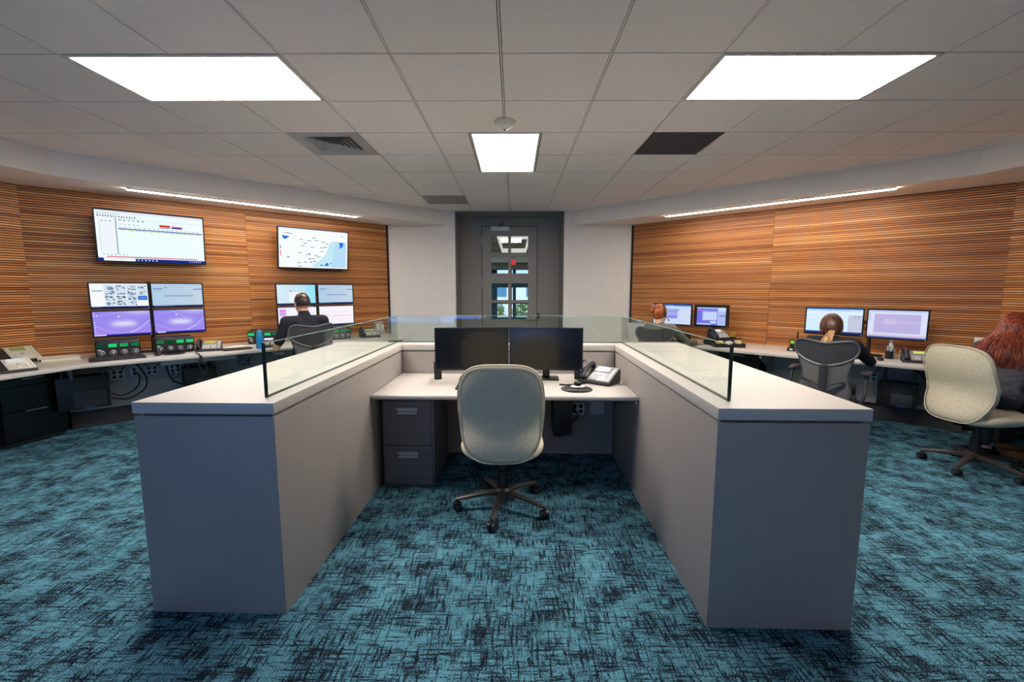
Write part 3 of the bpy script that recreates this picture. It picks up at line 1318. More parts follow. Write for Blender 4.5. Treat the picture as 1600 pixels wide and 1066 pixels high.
# ------------------------------------------------------------------ screens
class Pic:
    def __init__(self, w, h, base, nx=1, nz=1):
        self.w, self.h = w, h
        self.k = MB()
        L = self.k.col()
        vs = [[self.k.bm.verts.new((-w / 2 + w * i / nx, 0, h / 2 - h * j / nz)) for i in range(nx + 1)]
              for j in range(nz + 1)]
        for j in range(nz):
            for i in range(nx):
                f = self.k.bm.faces.new((vs[j][i], vs[j + 1][i], vs[j + 1][i + 1], vs[j][i + 1]))
                for lp, (u, v) in zip(f.loops, ((i, j), (i, j + 1), (i + 1, j + 1), (i + 1, j))):
                    lp[L] = base(u / nx, v / nz) if callable(base) else base
        self.n = 0

    def poly(self, pts, c):
        self.n += 1
        y = -0.00035 - 0.000012 * self.n
        f = [self.k.bm.verts.new((-self.w / 2 + self.w * u, y, self.h / 2 - self.h * v)) for u, v in pts]
        self.k.face(f, 0, c)

    def rect(self, u0, v0, u1, v1, c):
        self.poly([(u0, v0), (u0, v1), (u1, v1), (u1, v0)], c)

    def dashes(self, u0, u1, v, h, n, c, fill=0.6):
        for i in range(n):
            a = u0 + (u1 - u0) * i / n
            self.rect(a, v, a + (u1 - u0) / n * fill * random.uniform(0.6, 1.0), v + h, c)

    def line(self, pts, wd, c):
        for (a, b_), (c2, d2) in zip(pts[:-1], pts[1:]):
            du, dv = (c2 - a) * self.w, (d2 - b_) * self.h
            L = math.hypot(du, dv) or 1
            ou, ov = -dv / L * wd / self.w / 2, du / L * wd / self.h / 2
            self.poly([(a + ou, b_ + ov), (a - ou, b_ - ov), (c2 - ou, d2 - ov), (c2 + ou, d2 + ov)], c)

    def build(self, parent, y=0.0, z=0.0):
        # keep faces pointing at the viewer
        me = bpy.data.meshes.new('screen')
        self.k.bm.to_mesh(me)
        self.k.bm.free()
        me.materials.append(SCREEN)
        o = bpy.data.objects.new('screen', me)
        COL.objects.link(o)
        o.parent = parent
        o.location = (0, y, z)
        return o


W = C(246, 250, 255)
INK = C(96, 108, 130)
TASK = C(24, 44, 150)


def pic_sheet(w, h):
    p = Pic(w, h, lambda u, v: C(250 - 14 * (1 - abs(u - 0.5)), 253, 254), 6, 4)
    p.rect(0, 0, 1, 0.05, C(232, 238, 250))
    p.dashes(0.02, 0.22, 0.055, 0.018, 9, C(150, 160, 180))
    p.dashes(0.02, 0.36, 0.095, 0.028, 15, C(60, 70, 130), 0.55)
    p.rect(0.0, 0.14, 1, 0.146, C(196, 206, 226))
    p.rect(0.03, 0.18, 0.165, 0.84, C(240, 246, 252))
    p.rect(0.03, 0.18, 0.034, 0.84, C(176, 190, 214))
    p.dashes(0.05, 0.15, 0.20, 0.014, 3, INK)
    p.rect(0.168, 0.14, 0.178, 0.86, C(140, 156, 196))
    p.dashes(0.20, 0.44, 0.16, 0.02, 6, C(120, 130, 150))
    p.dashes(0.20, 0.40, 0.245, 0.016, 5, C(170, 190, 206))
    p.rect(0.565, 0.20, 0.668, 0.215, C(236, 190, 90))
    p.rect(0.565, 0.215, 0.668, 0.25, C(214, 40, 60))
    p.rect(0.565, 0.255, 0.668, 0.275, C(130, 150, 200))
    p.rect(0.682, 0.215, 0.785, 0.24, C(238, 130, 220))
    p.rect(0.682, 0.24, 0.785, 0.268, C(40, 30, 90))
    p.dashes(0.20, 0.98, 0.30, 0.016, 18, C(170, 180, 200), 0.5)
    p.rect(0.19, 0.332, 0.99, 0.358, C(112, 128, 188))
    p.dashes(0.21, 0.98, 0.362, 0.018, 12, C(220, 226, 120), 0.75)
    p.dashes(0.04, 0.28, 0.855, 0.02, 7, C(150, 200, 200))
    p.dashes(0.10, 0.98, 0.885, 0.012, 20, C(190, 196, 210), 0.3)
    p.rect(0.07, 0.905, 0.92, 0.922, C(226, 50, 90))
    p.rect(0, 0.94, 1, 1, TASK)
    p.rect(0.045, 0.944, 0.32, 0.998, W)
    p.dashes(0.34, 0.54, 0.958, 0.026, 6, C(190, 220, 255), 0.45)
    p.dashes(0.84, 0.97, 0.96, 0.022, 6, C(190, 210, 255), 0.5)
    return p


def pic_map(w, h):
    p = Pic(w, h, C(248, 252, 253))
    sea = [(0.74, 0.27), (0.70, 0.45), (0.66, 0.60), (0.62, 0.70), (0.56, 0.80), (0.49, 0.86), (0.46, 0.97), (0.985, 0.97),
           (0.985, 0.27)]
    p.poly(sea, C(196, 234, 246))
    p.poly([(0.80, 0.27), (0.78, 0.6), (0.74, 0.97), (0.96, 0.97), (0.97, 0.27)], C(184, 222, 248))
    p.rect(0, 0, 1, 0.03, C(232, 238, 250))
    for (u, v) in ((.28, .26), (.39, .28), (.50, .26), (.60, .29), (.66, .34), (.34, .35), (.30, .42), (.44, .44), (.58, .44),
                   (.57, .54), (.26, .60), (.37, .64), (.49, .66), (.53, .69), (.45, .74), (.25, .86), (.34, .84), (.26, .95),
                   (.46, .2), (.08, .12), (.13, .13)):
        p.rect(u, v, u + 0.055, v + 0.016, C(120, 130, 132))
    for (u, v) in ((.41, .62), (.41, .75), (.48, .80), (.43, .83), (.64, .42), (.11, .72)):
        p.rect(u, v, u + 0.03, v + 0.025, C(70, 130, 140))
    p.poly([(.045, .19), (.15, .21), (.09, .29), (.06, .27)], C(40, 120, 210))
    p.poly([(.86, .28), (.94, .29), (.92, .40), (.87, .45), (.88, .36)], C(40, 110, 230))
    p.poly([(.64, .92), (.68, .84), (.71, .88), (.69, .93)], C(40, 110, 220))
    p.rect(.58, .90, .62, .93, C(60, 120, 220))
    p.rect(.73, .84, .75, .87, C(40, 120, 220))
    p.rect(.018, .44, .028, .53, C(40, 110, 160))
    p.rect(.018, .57, .028, .70, C(226, 40, 110))
    p.rect(.905, .10, .918, .13, C(80, 40, 130))
    return p


def pic_cameras(w, h):
    p = Pic(w, h, C(248, 250, 252))
    p.rect(0.0, 0.0, 1, 0.05, C(226, 236, 248))
    p.rect(0.03, 0.28, 0.21, 0.33, C(140, 178, 210))
    cols = [C(30, 70, 120), C(20, 60, 90), C(120, 160, 200), C(230, 240, 248), C(60, 110, 90), C(180, 200, 220), C(40, 50, 90)]
    for r_ in range(4):
        for c in range(4):
            if c == 3 and r_ >= 2:
                continue
            u0, v0 = 0.235 + c * 0.19, 0.07 + r_ * 0.215
            p.rect(u0, v0, u0 + 0.18, v0 + 0.205, C(206, 222, 236))
            for _ in range(11):
                a, b_ = random.uniform(0, 0.14), random.uniform(0, 0.16)
                q = random.uniform(0.01, 0.05)
                p.poly([(u0 + a, v0 + b_), (u0 + a + q * 0.6, v0 + b_ + 0.04), (u0 + min(0.18, a + q + 0.03), v0 + b_ + 0.03),
                        (u0 + min(0.17, a + q), v0 + b_ - 0.0)], random.choice(cols))
    p.rect(0.81, 0.51, 0.985, 0.70, C(60, 120, 214))
    p.dashes(0.85, 0.95, 0.59, 0.03, 4, C(190, 210, 250))
    p.rect(0, 0.945, 1, 1, C(16, 36, 120))
    p.dashes(0.02, 0.18, 0.955, 0.03, 5, C(110, 150, 240))
    return p


def pic_form(w, h, seed=0):
    p = Pic(w, h, lambda u, v: C(176 + 20 * u, 206 + 8 * u, 230), 4, 3)
    p.rect(0, 0.0, 1, 0.10, C(186, 206, 232))
    p.rect(0.24, 0.15, 0.30, 0.19, C(130, 160, 90))
    p.dashes(0.32, 0.66, 0.12, 0.03, 6, C(150, 176, 206))
    p.rect(0.03, 0.19, 0.20, 0.25, C(128, 156, 206))
    p.rect(0.82, 0.21, 1.0, 0.26, C(128, 150, 206))
    p.dashes(0.06, 0.2, 0.29, 0.05, 3, C(160, 180, 208))
    p.rect(0.23, 0.51, 0.81, 0.55, C(120, 140, 206))
    for v in (0.3, 0.42, 0.62, 0.9):
        p.rect(0.23, v, 0.81, v + 0.008, C(160, 186, 208))
    p.rect(0, 0.945, 1, 1, C(30, 50, 110))
    p.dashes(0.05, 0.4, 0.955, 0.03, 8, C(120, 170, 220))
    return p


def pic_purple(w, h, icons=True):
    def base(u, v):
        g = math.exp(-((u - 0.52) / 0.22) ** 4 - ((v - 0.52) / 0.13) ** 2)
        t = math.exp(-((u - 0.8) / 0.3) ** 2 - (v / 0.16) ** 2) * 0.7
        k_ = min(1, g + t)
        return C(150 + 66 * k_ + 12 * v, 138 + 84 * k_, 238 + 8 * k_)
    p = Pic(w, h, base, 30, 18)
    c1, c2 = C(196, 190, 252), C(226, 224, 255)
    p.line([(0.02 + 0.96 * i / 14, 0.60 + 0.30 * math.sin(math.pi * i / 14)) for i in range(15)], 0.004, c1)
    p.line([(0.62 + 0.37 * i / 8, 0.90 - 0.50 * (i / 8) ** 1.4) for i in range(9)], 0.005, c2)
    p.line([(0.30 + 0.3 * i / 8, 0.0 + 0.22 * (i / 8) + 0.12 * (i / 8) ** 2) for i in range(9)], 0.003, c1)
    p.line([(0.05 + 0.45 * i / 8, 0.16 - 0.16 * (i / 8) ** 2) for i in range(9)], 0.003, c1)
    p.rect(0.42, 0.19, 0.45, 0.24, W)
    if icons:
        for i, v in enumerate((0.06, 0.16, 0.42, 0.52, 0.63, 0.74, 0.84)):
            p.rect(0.015, v, 0.035, v + 0.04, C(226, 230, 255))
        p.rect(0.06, 0.16, 0.08, 0.2, W)
    p.rect(0, 0.95, 1, 1, C(32, 36, 170))
    p.rect(0.0 if icons else 0.04, 0.952, 0.2, 0.998, C(214, 220, 255))
    return p


def pic_dialog(w, h):
    p = Pic(w, h, lambda u, v: C(214 - 70 * u * u, 236 - 8 * u, 246), 6, 4)
    p.rect(0.3, 0.26, 0.7, 0.9, C(240, 248, 252))
    p.rect(0.32, 0.30, 0.69, 0.34, C(150, 180, 206))
    p.rect(0.33, 0.29, 0.36, 0.35, C(30, 50, 80))
    p.dashes(0.33, 0.62, 0.46, 0.025, 5, C(170, 180, 190))
    p.rect(0, 0.95, 1, 1, C(40, 60, 140))
    return p


def pic_list(w, h):
    p = Pic(w, h, C(246, 244, 254))
    p.rect(0, 0, 1, 0.06, C(214, 222, 250))
    p.rect(0.03, 0.10, 0.2, 0.28, C(236, 150, 224))
    p.rect(0.03, 0.30, 0.2, 0.36, C(110, 150, 230))
    p.rect(0.03, 0.38, 0.2, 0.46, C(240, 160, 220))
    p.rect(0.03, 0.48, 0.2, 0.95, C(196, 232, 246))
    p.dashes(0.26, 0.9, 0.14, 0.02, 7, C(190, 196, 220))
    p.dashes(0.75, 0.98, 0.3, 0.02, 3, C(150, 170, 220))
    return p


def pic_report(w, h):
    p = Pic(w, h, C(250, 244, 254))
    p.dashes(0.12, 0.9, 0.30, 0.015, 4, C(220, 190, 220), 0.9)
    p.rect(0.18, 0.50, 0.96, 0.515, C(226, 130, 130))
    p.dashes(0.18, 0.7, 0.57, 0.015, 5, C(200, 190, 230), 0.9)
    p.rect(0.12, 0.72, 0.9, 0.73, C(230, 190, 220))
    p.rect(0.12, 0.86, 0.9, 0.87, C(200, 200, 230))
    p.rect(0, 0.96, 1, 1, C(80, 120, 220))
    return p


def pic_window(w, h):
    p = Pic(w, h, lambda u, v: C(196 + 14 * u, 220, 250), 4, 3)
    p.rect(0, 0, 1, 0.075, C(40, 110, 214))
    p.dashes(0.4, 0.56, 0.025, 0.03, 3, C(180, 210, 250))
    p.rect(0, 0.075, 1, 0.12, C(186, 210, 246))
    p.rect(0.30, 0.22, 0.70, 0.33, C(150, 170, 226))
    p.rect(0.34, 0.30, 0.66, 0.72, C(168, 176, 240))
    p.rect(0.36, 0.34, 0.64, 0.40, C(140, 150, 222))
    p.rect(0.38, 0.55, 0.64, 0.70, C(140, 140, 236))
    p.rect(0.86, 0.4, 0.98, 0.95, C(208, 224, 244))
    p.rect(0.28, 0.76, 0.5, 0.8, C(206, 216, 236))
    return p


def pic_windows(w, h):
    p = Pic(w, h, C(112, 116, 226))
    p.rect(0.0, 0.0, 0.7, 0.08, C(170, 190, 246))
    p.rect(0.0, 0.14, 0.14, 0.21, C(214, 80, 226))
    p.rect(0.18, 0.18, 0.70, 0.76, C(150, 160, 236))
    p.rect(0.22, 0.26, 0.70, 0.72, C(196, 214, 250))
    p.rect(0.72, 0.0, 1, 1, C(176, 190, 246))
    p.rect(0.72, 0.0, 1, 0.2, C(206, 220, 250))
    p.rect(0.78, 0.44, 1.0, 0.48, C(70, 80, 120))
    p.rect(0.48, 0.78, 0.68, 0.9, C(206, 220, 255))
    p.rect(0, 0.9, 0.5, 1, C(170, 190, 250))
    return p


def pic_mail(w, h):
    p = Pic(w, h, lambda u, v: C(226 - 20 * v, 242 - 4 * v, 254), 3, 3)
    p.rect(0, 0, 1, 0.05, C(70, 130, 220))
    p.rect(0, 0.05, 1, 0.13, C(206, 226, 250))
    p.dashes(0.3, 0.8, 0.07, 0.025, 8, C(130, 160, 210))
    p.rect(0.76, 0.26, 1, 0.93, C(196, 204, 222))
    p.dashes(0.86, 0.97, 0.30, 0.03, 2, C(110, 120, 150))
    p.dashes(0.86, 0.97, 0.38, 0.02, 3, C(140, 150, 180))
    p.dashes(0.05, 0.2, 0.3, 0.02, 3, C(170, 190, 215))
    p.rect(0, 0.93, 1, 1, C(40, 60, 150))
    return p


def pic_lavender(w, h):
    p = Pic(w, h, C(218, 224, 246))
    p.rect(0, 0, 1, 0.06, C(190, 204, 240))
    p.dashes(0.02, 0.05, 0.1, 0.3, 1, C(180, 190, 216))
    p.rect(0.11, 0.14, 0.9, 0.83, C(190, 178, 226))
    p.rect(0.28, 0.30, 0.48, 0.52, C(206, 192, 230))
    p.rect(0.11, 0.42, 0.9, 0.435, C(212, 206, 240))
    p.rect(0, 0.90, 1, 0.915, C(206, 110, 150))
    p.rect(0, 0.95, 1, 1, C(120, 130, 200))
    return p


M_BEZEL = mat('monitor_bezel', C(18, 18, 24), 0.35)
M_OFF = mat('screen_off', C(9, 10, 13), 0.22, coat=0.2)


def monitor(label, loc, rz, w, h, pic, tilt=0.0, bez=0.014, stand=None, group=None, bot=0.02, off=False):
    """loc is the middle of the panel; stand: height of the surface below"""
    t = thing('monitor', label, 'monitor', loc, rz, group)
    T = Matrix.Rotation(R(tilt), 4, 'X')
    k = MB()
    k.box(-w / 2, w / 2, 0.004, 0.03, -h / 2, h / 2)
    k.box(-w * 0.32, w * 0.32, 0.03, 0.052, -h * 0.36, h * 0.30)
    hs = k.build('housing', M_BEZEL, t, bevel=0.003)
    k = MB()
    for q in ((-w / 2, w / 2, h / 2 - bez, h / 2), (-w / 2, w / 2, -h / 2, -h / 2 + bot),
              (-w / 2, -w / 2 + bez, -h / 2 + bot, h / 2 - bez), (w / 2 - bez, w / 2, -h / 2 + bot, h / 2 - bez)):
        k.box(q[0], q[1], -0.002, 0.006, q[2], q[3])
    bz = k.build('bezel', M_BEZEL, t, smooth=False)
    parts = [hs, bz]
    sw, sh = w - 2 * bez, h - bez - bot
    zc = (bot - bez) / 2
    if off:
        k = MB()
        k.box(-sw / 2, sw / 2, 0.0, 0.005, zc - sh / 2, zc + sh / 2)
        parts.append(k.build('screen', M_OFF, t, smooth=False))
    else:
        s = pic(sw, sh).build(t, 0.0005, zc)
        parts.append(s)
    k = MB()
    k.box(w / 2 - 0.018, w / 2 - 0.011, -0.004, 0.0, -h / 2 + 0.006, -h / 2 + 0.012)
    led = k.build('power_light', emis('white_led', C(225, 235, 255), 0.9), t, smooth=False)
    parts.append(led)
    if tilt:
        for o in parts:
            o.matrix_local = T @ o.matrix_local
    if stand is not None:
        dz = stand - loc[2]
        k = MB()
        k.box(-0.03, 0.03, 0.055, 0.085, dz + 0.008, 0.02)
        k.build('stand_neck', M_BLACK, t, bevel=0.004)
        k = MB()
        k.prism([(-0.11, 0.0), (0.11, 0.0), (0.10, 0.15), (-0.10, 0.15)], dz + 0.001, dz + 0.014)
        k.build('stand_base', M_BLACK, t, bevel=0.004)
        k = MB()
        k.box(-0.04, 0.04, 0.05, 0.07, -0.05, 0.05)
        k.build('hinge_plate', M_BLACK, t, bevel=0.003)
    return t


def pole_stand(label, P, rz, zbase, ztop, arms, reach):
    t = thing('monitor_stand', label, 'monitor stand', (P.x, P.y, zbase), rz)
    k = MB()
    k.box(-0.13, 0.13, -0.09, 0.09, 0.0, 0.012)
    k.build('base_plate', M_BLACK, t, bevel=0.003)
    k = MB()
    k.cyl((0, 0, 0.01), (0, 0, ztop - zbase), 0.02, n=16)
    k.build('pole', M_BLACK, t)
    for z in arms:
        k = MB()
        k.box(-reach, reach, -0.03, -0.014, z - zbase - 0.02, z - zbase + 0.02)
        k.build('cross_arm', M_BLACK, t, bevel=0.003)
    return t


# wall screens
def wall_tv(label, a, zc, pic, rot, tilt):
    P = PL(a, 0.0)
    t = thing('wall_screen', label, 'screen', (P.x, P.y, zc), RZL + rot, 'large screens hung on the left slat wall')
    w, h = 1.0, 0.575
    T = Matrix.Translation((0, -0.17, 0)) @ Matrix.Rotation(R(tilt), 4, 'X')
    ps = []
    k = MB()
    k.box(-w / 2, w / 2, 0.004, 0.035, -h / 2, h / 2)
    k.box(-w * 0.36, w * 0.36, 0.035, 0.065, -h * 0.42, h * 0.2)
    ps.append(k.build('housing', M_BEZEL, t, bevel=0.004))
    k = MB()
    bz, bt = 0.013, 0.018
    for q in ((-w / 2, w / 2, h / 2 - bz, h / 2), (-w / 2, w / 2, -h / 2, -h / 2 + bt), (-w / 2, -w / 2 + bz, -h / 2 + bt, h / 2 - bz),
              (w / 2 - bz, w / 2, -h / 2 + bt, h / 2 - bz)):
        k.box(q[0], q[1], -0.003, 0.006, q[2], q[3])
    ps.append(k.build('bezel', M_BEZEL, t, smooth=False))
    ps.append(pic(w - 2 * bz, h - bz - bt).build(t, 0.0, (bt - bz) / 2))
    for o in ps:
        o.matrix_local = T @ o.matrix_local
    k = MB()
    k.box(-0.2, 0.2, -0.02, -0.004, -0.15, 0.15)
    k.box(-0.15, -0.11, -0.13, -0.02, -0.10, 0.10)
    k.box(0.11, 0.15, -0.13, -0.02, -0.10, 0.10)
    k.build('wall_bracket', M_BLACK, t, smooth=False)
    return t


wall_tv('large wall screen showing a white spreadsheet page with red bar', 1.035, 2.085, pic_sheet, 1.5, 4.5)
wall_tv('large wall screen showing a pale map with blue sea', 2.868, 2.075, pic_map, 0.5, 7)

# monitor walls on the left worktop
GRP = 'lit monitors along the left worktop'
mw, mh = 0.500, 0.293
Q = [('upper left monitor of the nearer set of four, camera pictures on white', 0.685, 1.428, pic_cameras),
     ('upper right monitor of the nearer set of four, pale blue form', 1.192, 1.428, lambda w, h: pic_form(w, h)),
     ('lower left monitor of the nearer set of four, purple wallpaper with icons', 0.685, 1.128, lambda w, h: pic_purple(w, h, True)),
     ('lower right monitor of the nearer set of four, plain purple wallpaper', 1.192, 1.128, lambda w, h: pic_purple(w, h, False))]
for lab, a, z, pc in Q:
    P = PL(a, 0.40)
    monitor(lab, (P.x, P.y, z), RZL, mw, mh, pc, group=GRP)
P = PL(0.94, 0.30)
pole_stand('black pole stand carrying the nearer four monitors on the left', P, RZL, ZL, 1.582, (1.128, 1.428), 0.45)
Q = [('upper left monitor of the farther four, cyan page beside the man', 2.515, 1.425, pic_dialog),
     ('upper right monitor of the farther four, pale blue form', 3.060, 1.425, lambda w, h: pic_form(w, h)),
     ('lower left monitor of the farther four, pink boxes behind the man', 2.515, 1.118, pic_list),
     ('lower right monitor of the farther four, white page with thin lines', 3.060, 1.118, pic_report)]
for lab, a, z, pc in Q:
    P = PL(a, 0.38)
    monitor(lab, (P.x, P.y, z), RZL, 0.53, 0.298, pc, group=GRP)
P = PL(2.79, 0.28)
pole_stand('black pole stand carrying the farther four monitors on the left', P, RZL, ZL, 1.580, (1.118, 1.425), 0.48)

# monitors on the right worktop
GRP = 'lit monitors along the right worktop'
P = PR(0.885, 0.33)
monitor('wide monitor in front of the red-haired woman with the bun', (P.x, P.y, 1.124), RZR, 0.605, 0.325, pic_window, stand=ZR,
        group=GRP)
P = PR(1.462, 0.33)
monitor('thick-bezelled squarish monitor right of the woman with the bun', (P.x, P.y, 1.124), RZR, 0.475, 0.318, pic_windows,
        bez=0.040, bot=0.03, stand=ZR, group=GRP)
P = PR(2.88, 0.33)
monitor('lit monitor directly in front of the ponytailed woman', (P.x, P.y, 1.123), RZR, 0.575, 0.328, pic_mail, group=GRP)
P = PR(3.452, 0.345)
monitor('monitor with a lavender page right of the ponytailed woman', (P.x, P.y, 1.112), RZR - 4, 0.525, 0.335, pic_lavender,
        group=GRP, tilt=0)
P = PR(3.22, 0.24)
pole_stand('black pole stand carrying the pair of monitors on the right', P, RZR, ZR, 1.2, (1.12,), 0.42)

# black monitors on the middle desk
P = V((-0.345, 3.60, 1.012))
monitor('switched-off black monitor on the middle desk, left one', P, 6, 0.605, 0.352, None, stand=DT, off=True, bez=0.010, bot=0.014,
        group='switched-off monitors')
P = V((0.262, 3.60, 1.012))
monitor('switched-off black monitor on the middle desk, right one', P, -8.5, 0.605, 0.352, None, stand=DT, off=True, bez=0.010, bot=0.014,
        group='switched-off monitors')

# ------------------------------------------------------------------ desk phones
M_PHBASE = mat('phone_dark', C(36, 37, 42), 0.4)
M_PHFACE = mat('phone_silver', C(150, 150, 154), 0.4, metal=0.2)
M_KEY = mat('phone_keys', C(206, 206, 202), 0.5)


def desk_phone(label, loc, rz, lcd=(150, 170, 60), s=1.0, keys=M_KEY, face=M_PHFACE, cord=True, handset=True, tilt=24):
    t = thing('desk_phone', label, 'telephone', loc, rz, 'desk phones')
    t.scale = (s, s, s)
    w, d = 0.255, 0.20
    cs, sn = math.cos(R(tilt)), math.sin(R(tilt))
    k = MB()
    pr = [(-d / 2, 0), (d / 2 * 0.75, 0), (-d / 2 + d * cs, 0.018 + d * sn - 0.01), (-d / 2 + d * cs - 0.01, 0.02 + d * sn),
          (-d / 2, 0.022)]
    k.prism(pr, -w / 2, w / 2, M=Matrix(((0, 0, 1, 0), (1, 0, 0, 0), (0, 1, 0, 0), (0, 0, 0, 1))))
    k.build('base', M_PHBASE, t, bevel=0.005)
    F = Matrix.Translation((0, -d / 2, 0.0225)) @ Matrix.Rotation(R(tilt), 4, 'X')
    k = MB()
    k.box(-0.062, w / 2 - 0.006, 0.010, d - 0.008, 0.0, 0.007, M=F)
    k.build('face_plate', face, t, bevel=0.003)
    k = MB()
    k.box(-0.050, 0.075, d - 0.084, d - 0.018, 0.006, 0.013, M=F)
    sc = k.build('display_frame', face, t, bevel=0.003)
    k = MB()
    k.box(-0.036, 0.060, d - 0.076, d - 0.028, 0.0125, 0.0142, M=F)
    k.build('display', mat('lcd_%d_%d_%d' % lcd, C(*lcd), 0.25, emit=C(*lcd), estr=0.25), sc, smooth=False)
    k = MB()
    for i in range(3):
        for j in range(4):
            k.box(-0.052 + i * 0.022, -0.036 + i * 0.022, 0.018 + j * 0.0185, 0.030 + j * 0.0185, 0.006, 0.011, M=F)
    for i in range(2):
        for j in range(4):
            k.box(0.034 + i * 0.022, 0.050 + i * 0.022, 0.018 + j * 0.0185, 0.030 + j * 0.0185, 0.006, 0.010, M=F)
    for j in range(8):
        k.box(0.094, 0.108, 0.018 + j * 0.02, 0.032 + j * 0.02, 0.006, 0.010, M=F)
    o = k.build('keys', keys, t, smooth=False)
    o['kind'] = 'stuff'
    k = MB()
    k.lathe([(0.014, 0.006), (0.014, 0.012), (0.008, 0.013)], 16, M=F @ Matrix.Translation((0.022, 0.085, 0)))
    k.build('navigation_key', M_SILVER, t)
    if handset:
        k = MB()
        pts = [(-0.095, 0.012, 0.014), (-0.095, 0.03, 0.030), (-0.096, 0.06, 0.042), (-0.097, 0.10, 0.046), (-0.096, 0.14, 0.042),
               (-0.095, 0.172, 0.030), (-0.095, 0.192, 0.014)]
        k.tube([F @ V(p) for p in spline(pts, 4)], [0.021, 0.024, 0.024, 0.023, 0.020] + [0.0165] * 15 + [0.020, 0.023, 0.024, 0.024, 0.021], 12)
        hs = k.build('handset', M_PHBASE, t)
        if cord:
            k = MB()
            c0 = F @ V((-0.095, 0.012, 0.006))
            pts = []
            for i in range(90):
                u = i / 89
                c = V((c0.x - 0.03 * math.sin(u * 3.14), c0.y - 0.035 * math.sin(u * 3.14) + 0.10 * u, max(0.006, c0.z * (1 - 2.4 * u))))
                a = u * 2 * math.pi * 16
                pts.append(c + V((0.004 * math.cos(a), 0.0, 0.004 * math.sin(a))))
            k.tube(pts, 0.0016, 5)
            k.build('cord', M_CABLE, hs)
    return t


P = PL(1.34, 0.50)
desk_phone('silver desk phone beside the nearer four monitors on the left', PL(1.41, 0.66, ZL), RZL - 16, (170, 180, 50))
desk_phone('desk phone with green display at the far left corner of the worktop', PL(-0.12, 0.32, ZL), RZL + 24, (120, 140, 84), 1.15, face=M_IVORY,
           handset=False, tilt=30)
desk_phone('desk phone at the left picture edge, nearest on the left worktop', (-4.36, 3.78, ZL), RZL + 20, (214, 222, 226), 0.95, face=M_WHITE,
           keys=M_IVORY, handset=False, tilt=26)
desk_phone('dark desk phone behind the blue bottle, left of the man', PL(2.0, 0.80, ZL), RZL - 14, (200, 214, 240), face=M_PHBASE, cord=False)
desk_phone('desk phone at the far end of the left worktop, right of the man', PL(3.45, 0.60, ZL), RZL - 14, (170, 176, 130), 1.1)
desk_phone('large silver desk phone on the middle desk against the right half-wall', (0.700, 3.525, DT), -40, (226, 230, 232), 1.08,
           tilt=26)
desk_phone('desk phone raised on a black tray right of the woman with the bun', PR(1.60, 0.42, ZR + 0.075), RZR + 62, (214, 214, 222), 1.0,
           face=M_PHFACE, tilt=34)
desk_phone('desk phone with yellow-green display right of the ponytailed woman', PR(3.66, 0.50, ZR), RZR + 10, (206, 224, 110), 1.05)


# ------------------------------------------------------------------ radio consoles
M_RADIO = mat('radio_black', C(30, 29, 29), 0.42)
M_RADIOF = mat('radio_face', C(44, 42, 41), 0.5)


def radio_console(label, loc, rz, lit, w=0.36, h=0.175, d=0.22):
    t = thing('radio_console', label, 'radio', loc, rz, 'black radio consoles with green displays')
    k = MB()
    k.box(-w / 2, w / 2, 0, d, 0.0, h)
    k.build('case', M_RADIO, t, bevel=0.022, seg=4)
    k = MB()
    k.box(-w / 2 + 0.012, w / 2 - 0.012, -0.006, 0.01, 0.012, h - 0.012)
    k.build('front_panel', M_RADIOF, t, bevel=0.008, seg=2)
    for i, g in enumerate(lit):
        x = -w / 2 + w * (i + 0.5) / 4
        k = MB()
        k.box(x - w / 8 + 0.005, x + w / 8 - 0.005, -0.009, -0.004, h * 0.58, h - 0.020)
        fr = k.build('display_frame', M_RADIO, t, bevel=0.003)
        k = MB()
        k.box(x - w / 8 + 0.012, x + w / 8 - 0.012, -0.0105, -0.008, h * 0.63, h - 0.03)
        k.build('display', emis('green_display_%d' % g, C(10 + g * 8, 70 + g * 46, 44 + g * 24), 1.0), fr, smooth=False)
        M = Matrix.Translation((x, -0.006, h * 0.30)) @ Matrix.Rotation(R(90), 4, 'X')
        k = MB()
        k.lathe([(0.027, 0), (0.027, 0.006), (0.022, 0.010)], 20, M=M)
        ring = k.build('knob_ring', M_SILVER, t)
        k = MB()
        k.lathe([(0.020, 0.008), (0.020, 0.022), (0.015, 0.025)], 20, M=M)
        kn = k.build('knob', M_RADIO, ring)
        k = MB()
        k.lathe([(0.009, 0.0245), (0.009, 0.027), (0.004, 0.028)], 12, M=M)
        k.build('knob_cap', M_WHITE, ring)
        k = MB()
        for j in range(3):
            k.box(x - 0.03 + j * 0.024, x - 0.018 + j * 0.024, -0.009, -0.005, h * 0.52, h * 0.56)
        k.build('buttons', M_BLACK, t, smooth=False)
    k = MB()
    k.box(-w / 2 + 0.014, -w / 2 + 0.045, -0.0085, -0.005, h * 0.46, h * 0.52)
    k.build('white_tag', M_WHITE, t, smooth=False)
    k = MB()
    k.tube([(-w * 0.42, d * 0.5, h - 0.01), (-w * 0.42, d * 0.2, h + 0.012), (w * 0.42, d * 0.2, h + 0.012), (w * 0.42, d * 0.5, h - 0.01)], 0.006, 8)
    k.build('carry_handle', M_DARK, t)


radio_console('radio console with four green displays under the nearer monitors, left one', PL(0.62, 0.60, ZL), RZL, (0, 3, 2, 1))
radio_console('radio console with four green displays under the nearer monitors, right one', PL(1.10, 0.62, ZL), RZL, (1, 0, 3, 3))
radio_console('radio console left of the man, behind the blue bottle', PL(2.06, 0.42, ZL), RZL - 26, (3, 2, 3, 1), w=0.38, d=0.28)
radio_console('radio console right of the man below the far monitors', PL(2.98, 0.62, ZL), RZL, (2, 2, 1, 1))
radio_console('radio console half hidden behind the woman with the bun', PR(1.02, 0.56, ZR), RZR, (1, 2, 1, 0), h=0.15)


